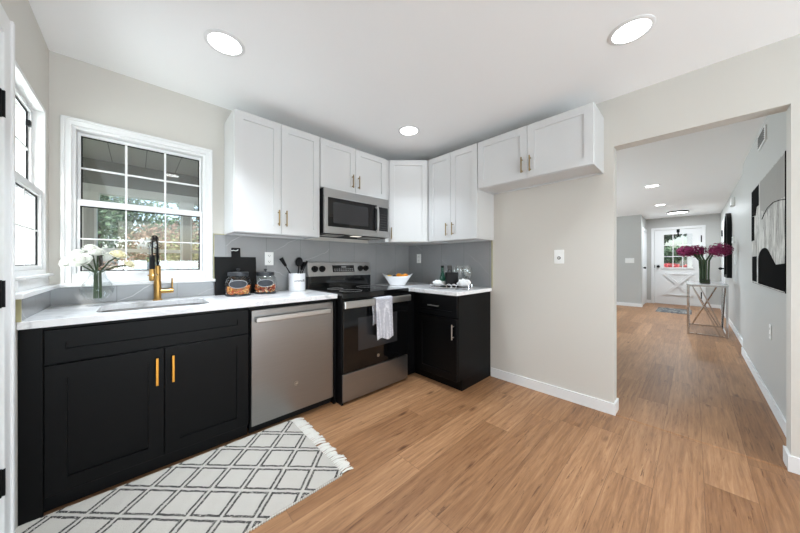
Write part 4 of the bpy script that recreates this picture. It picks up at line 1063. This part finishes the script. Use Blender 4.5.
MB().lathe([(.0005, 0), (.028, 0), (.028, .15), (.022, .165), (.022, .17), (.0005, .17)], p_, 24, False).build('bottle_body', M['smoke_glass'], jr, smooth=True)
MB().lathe([(.024, .165), (.024, .208), (.001, .21)], p_, 24).build('cap', M['slot'], jr)
def wine_glass(lx, ly, lab, z0=.02):
    p_ = XT @ Vector((lx, ly, z0))
    o = thing('wine_glass', lab, 'glass', p_, 'wine glasses on the tray')
    bo = MB().lathe([(.006, .09), (.03, .105), (.042, .14), (.041, .18), (.036, .21), (.0345, .21), (.0395, .18), (.0405, .14), (.029, .107), (.002, .095)], p_, 28, False).build('bowl', M['crystal'], o, smooth=True)
    MB().lathe([(.034, 0), (.034, .002), (.008, .006), (.004, .012), (.004, .085), (.008, .095)], p_, 24).build('stem_and_foot', M['crystal'], o, smooth=True)
wine_glass(.075, .06, 'wine glass directly right of the black box on the tray')
wine_glass(.145, .035, 'wine glass at the right front of the tray above the rolled napkin')
wine_glass(.155, .105, 'wine glass at the right rear of the tray against the tile', -.0)
wine_glass(.02, .122, 'wine glass at the back of the tray behind the black box', -.0)

# ------------------------------------------------------------------ towel on the oven handle
m = MB(); bm = m.bm
hy0, hy1 = 1.975 - .062 + .004, 1.975 - .086 - .004
def towel_col(x, s):
    zf, zb = .497 + .012 * math.sin(s * 7), .62 + .01 * math.sin(s * 5)
    pts = []
    for k in range(12): pts.append((x + .006 * math.sin(k * .5), hy0 + .006 + .006 * math.sin(s * 9 + k * .3), zb + (.856 - zb) * k / 11))
    pts += [(x, (hy0 + hy1) / 2, .864)]
    for k in range(22): t = k / 21; pts.append((x + .012 * (t - .2) * t, hy1 - .003 - .01 * t * (1 + math.sin(s * 11 + 1) * .8) * (1 - .4 * t), .858 - (.858 - zf) * t))
    return pts
cols = [towel_col(1.497 + .19 * i / 26, i / 26) for i in range(27)]
V = [[bm.verts.new(p) for p in c_] for c_ in cols]
for i in range(26):
    for k in range(len(V[0]) - 1): bm.faces.new([V[i][k], V[i + 1][k], V[i + 1][k + 1], V[i][k + 1]])
to = m.build('dish_towel', M['towel'], base=(1.59, 1.89, .5), smooth=True); sd = to.modifiers.new('solid', 'SOLIDIFY'); sd.thickness = .005; sd.offset = 0
tag(to, 'white waffle-weave dish towel hanging over the oven door handle', 'towel')

# ------------------------------------------------------------------ flowers on the hall table
fvx, fvy = 6.78, -.135
vs = thing('flower_vase', 'low dark glass vase on the hall console table', 'vase', (fvx, fvy, TZ))
MB().box(fvx - .05, fvx + .05, fvy - .06, fvy + .06, TZ, TZ + .075).build('glass_block', M['smoke_glass'], vs, .004)
MB().box(fvx - .044, fvx + .044, fvy - .054, fvy + .054, TZ + .008, TZ + .06).build('moss', M['leaf_dark'], vs)
def puff(lab, tip, bend, R0, seed, grp='magenta blooms on the hall table'):
    r_ = random.Random(seed); tip = Vector(tip); ft = Vector((fvx + r_.uniform(-.02, .02), fvy + (tip.y - fvy) * .16, TZ + .02))
    o = thing('magenta_flower', lab, 'flower', ft, grp)
    st = MB()
    for q in (-.016, .016):
        st.tube([ft + Vector((0, q, 0)), ft + Vector((0, q, .2)), Vector((fvx, fvy + (tip.y - fvy) * .2 + q, 1.2)), Vector((fvx, fvy + (tip.y - fvy) * .5 + q * .8, tip.z - .06)), tip + Vector((0, q * .5, -.01))], [.013, .014, .013, .011, .008], 8)
    st.build('stem', M['stem'], o, smooth=True)
    m = MB()
    for k in range(520):
        d = Vector((r_.gauss(0, 1), r_.gauss(0, 1), r_.gauss(0, 1) * .75)).normalized(); p_ = tip + Vector((d.x * R0, d.y * R0 * 1.25, d.z * R0 * 1.0)) * r_.uniform(.55, 1.05)
        u = d.orthogonal().normalized(); v = d.cross(u); a = r_.uniform(0, 6.3); e1 = u * math.cos(a) + v * math.sin(a); e2 = d.cross(e1)
        L_ = r_.uniform(.016, .03)
        m.poly([p_ - e1 * L_ * .3, p_ + e2 * L_ * .5 + d * L_ * .4, p_ + e1 * L_ * 1.2 + d * L_ * .2, p_ - e2 * L_ * .5 + d * L_ * .4], [(0, 1, 2, 3)])
    m.build('blossom', M['petal_magenta'], o)
puff('magenta bloom farthest left on the hall table', (6.7, .085, 1.36), 0, .085, 1)
puff('middle magenta bloom, leaning left on the hall table', (6.86, -.03, 1.36), 0, .1, 2)
puff('magenta bloom arching right toward the hall mirror', (6.75, -.29, 1.37), 0, .11, 3)

# ------------------------------------------------------------------ outside: porch, garden
struct('ground', MB().box(-14, 30, 2.78, 30, -.35, -.25).box(10.97, 40, -14, 2.78, -.35, -.25).box(-14, XL - .14, -6, 2.78, -.35, -.25), M['grass'])
struct('porch_floor', MB().box(-2.5, 4.2, 2.775, 5.05, -.25, -.1), M['porch'])
struct('porch_ceiling', MB().box(-2.5, 4.2, 2.775, 5.05, 2.4, 2.5), M['boards'])
PY = 4.9
b = MB(); b.box(-2.5, 4.2, PY, PY + .12, 2.1, 2.4); struct('porch_beam', b, M['porch_dark'])
struct('trim_5', MB().box(-2.5, 4.2, PY - .02, PY + .12, 2.0, 2.1).box(-2.5, 4.2, PY + .02, PY + .08, 1.3, 1.345).box(-2.5, 4.2, PY, PY + .1, .6, .7), M['porch_white'])
struct('wall_porch_side', MB().box(-2.0, -1.9, 2.775, PY, -.1, 2.4), M['porch'])
for (x, w_, lab) in ((-.4, .12, 'white porch post at the left of the view through the sink window'), (.5, .12, 'white porch post at the right of the view through the sink window'), (-.95, .12, 'white porch post farthest left behind the sink window'), (1.05, .12, 'white porch post farthest right behind the sink window')):
    o = thing('porch_post', lab, 'post', (x, PY - .04, -.1), 'porch posts')
    MB().box(x - w_ / 2, x + w_ / 2, PY - .1, PY + .02, -.1, 2.0).build('shaft', M['porch_white'], o, .006)
    MB().box(x - w_ / 2 + .02, x + w_ / 2 - .02, PY - .108, PY - .1, .1, 1.8).build('face_panel', M['porch'], o)
    MB().box(x - w_ / 2 - .02, x + w_ / 2 + .02, PY - .11, PY + .03, 1.9, 2.0).build('capital', M['porch_white'], o, .004)
def foliage(nm, lab, cat, c, rad, n, mat, seed, leaf=.05, trunk=None, grp=None):
    r_ = random.Random(seed); c = Vector(c); base = Vector((c.x, c.y, -.25)); o = thing(nm, lab, cat, base, grp)
    vs, fs = [], []
    lobes = [(Vector((r_.gauss(0, .45) * rad[0], r_.gauss(0, .45) * rad[1], r_.gauss(0, .45) * rad[2])), r_.uniform(.4, .65)) for _ in range(9)]
    for k in range(n):
        lc, lr = lobes[k % 9]; d = Vector((r_.gauss(0, 1), r_.gauss(0, 1), r_.gauss(0, 1))).normalized()
        p_ = c + lc + Vector((d.x * rad[0], d.y * rad[1], d.z * rad[2])) * lr * r_.uniform(.6, 1.05)
        if p_.z < -.22: p_.z = -.22 + r_.random() * .2
        u = Vector((r_.gauss(0, 1), r_.gauss(0, 1), r_.gauss(0, 1))).normalized(); v = u.orthogonal().normalized(); L_ = leaf * r_.uniform(.6, 1.3); i = len(vs)
        vs += [p_ - u * L_, p_ + v * L_ * .5, p_ + u * L_, p_ - v * L_ * .5]; fs.append((i, i + 1, i + 2, i + 3))
    m = MB(); m.poly(vs, fs); m.build('foliage', mat, o)
    t = MB()
    tr_ = trunk or .04
    t.tube([(c.x, c.y, -.3), (c.x + .03, c.y, c.z * .5), (c.x, c.y + .03, c.z + rad[2] * .3)], [tr_, tr_ * .8, tr_ * .4], 8)
    for q in range(4):
        a = q * 1.7; t.tube([(c.x, c.y, c.z - rad[2] * .4), (c.x + rad[0] * .5 * math.cos(a), c.y + rad[1] * .5 * math.sin(a), c.z + rad[2] * .3)], [tr_ * .5, tr_ * .2], 6)
    t.build('trunk', M['bark'], o)
    return o
foliage('garden_tree', 'green tree behind the porch at the left of the sink window view', 'tree', (-.6, 8.6, 2.2), (1.0, .9, 1.1), 4200, M['tree_green'], 1, .06, .07, 'garden trees')
foliage('garden_tree', 'green tree behind the russet shrub at the centre of the sink window view', 'tree', (.7, 9.6, 1.9), (1.0, .8, 1.0), 3600, M['tree_green'], 2, .06, .07, 'garden trees')
foliage('garden_tree', 'dark tree far behind the porch at the right of the sink window view', 'tree', (2.2, 10.2, 2.2), (1.1, .9, 1.2), 3600, M['tree_dark'], 6, .07, .07, 'garden trees')
foliage('garden_shrub', 'russet shrub in the middle of the sink window view', 'shrub', (.35, 7.3, 1.35), (.75, .6, .55), 3200, M['shrub_red'], 3, .04, None, 'garden shrubs')
foliage('garden_shrub', 'second russet shrub at the right, behind the porch rail', 'shrub', (1.05, 7.9, 1.5), (.7, .6, .7), 2600, M['shrub_red'], 4, .04, None, 'garden shrubs')
foliage('garden_shrub', 'low olive shrub behind the porch rail', 'shrub', (.75, 6.5, .85), (.7, .4, .5), 2600, M['shrub_olive'], 5, .035, None, 'garden shrubs')
foliage('flowering_shrub', 'white flowering shrub just below the porch rail', 'shrub', (-.03, 5.9, .95), (.3, .25, .28), 1800, M['flower_white'], 8, .03)
foliage('garden_tree', 'dark tree seen through the left panes of the front door', 'tree', (16.5, .9, 3.0), (1.3, 1.0, 1.0), 3600, M['tree_dark'], 11, .09, .1, 'street trees')
foliage('garden_tree', 'dark tree seen through the right panes of the front door', 'tree', (18.5, -.2, 3.2), (1.4, 1.0, .9), 3600, M['tree_dark'], 12, .09, .1, 'street trees')
foliage('garden_shrub', 'pale green hedge seen through the front door', 'shrub', (15.5, .7, 1.5), (.6, .8, .35), 2000, M['tree_green'], 13, .06, None, 'street shrubs')
foliage('flowering_shrub', 'red flowering shrub seen through the lower panes of the front door', 'shrub', (13.8, .55, .92), (.4, .5, .16), 1600, M['flower_red'], 14, .04)
o = thing('porch_post', 'white post outside the front door, right of its panes', 'post', (12.3, -.05, -.25))
MB().box(12.2, 12.4, -.2, .12, -.25, 2.6).build('shaft', M['porch_white'], o, .006)
MB().box(12.17, 12.43, -.23, .15, 1.42, 1.5).build('band', M['porch_white'], o)
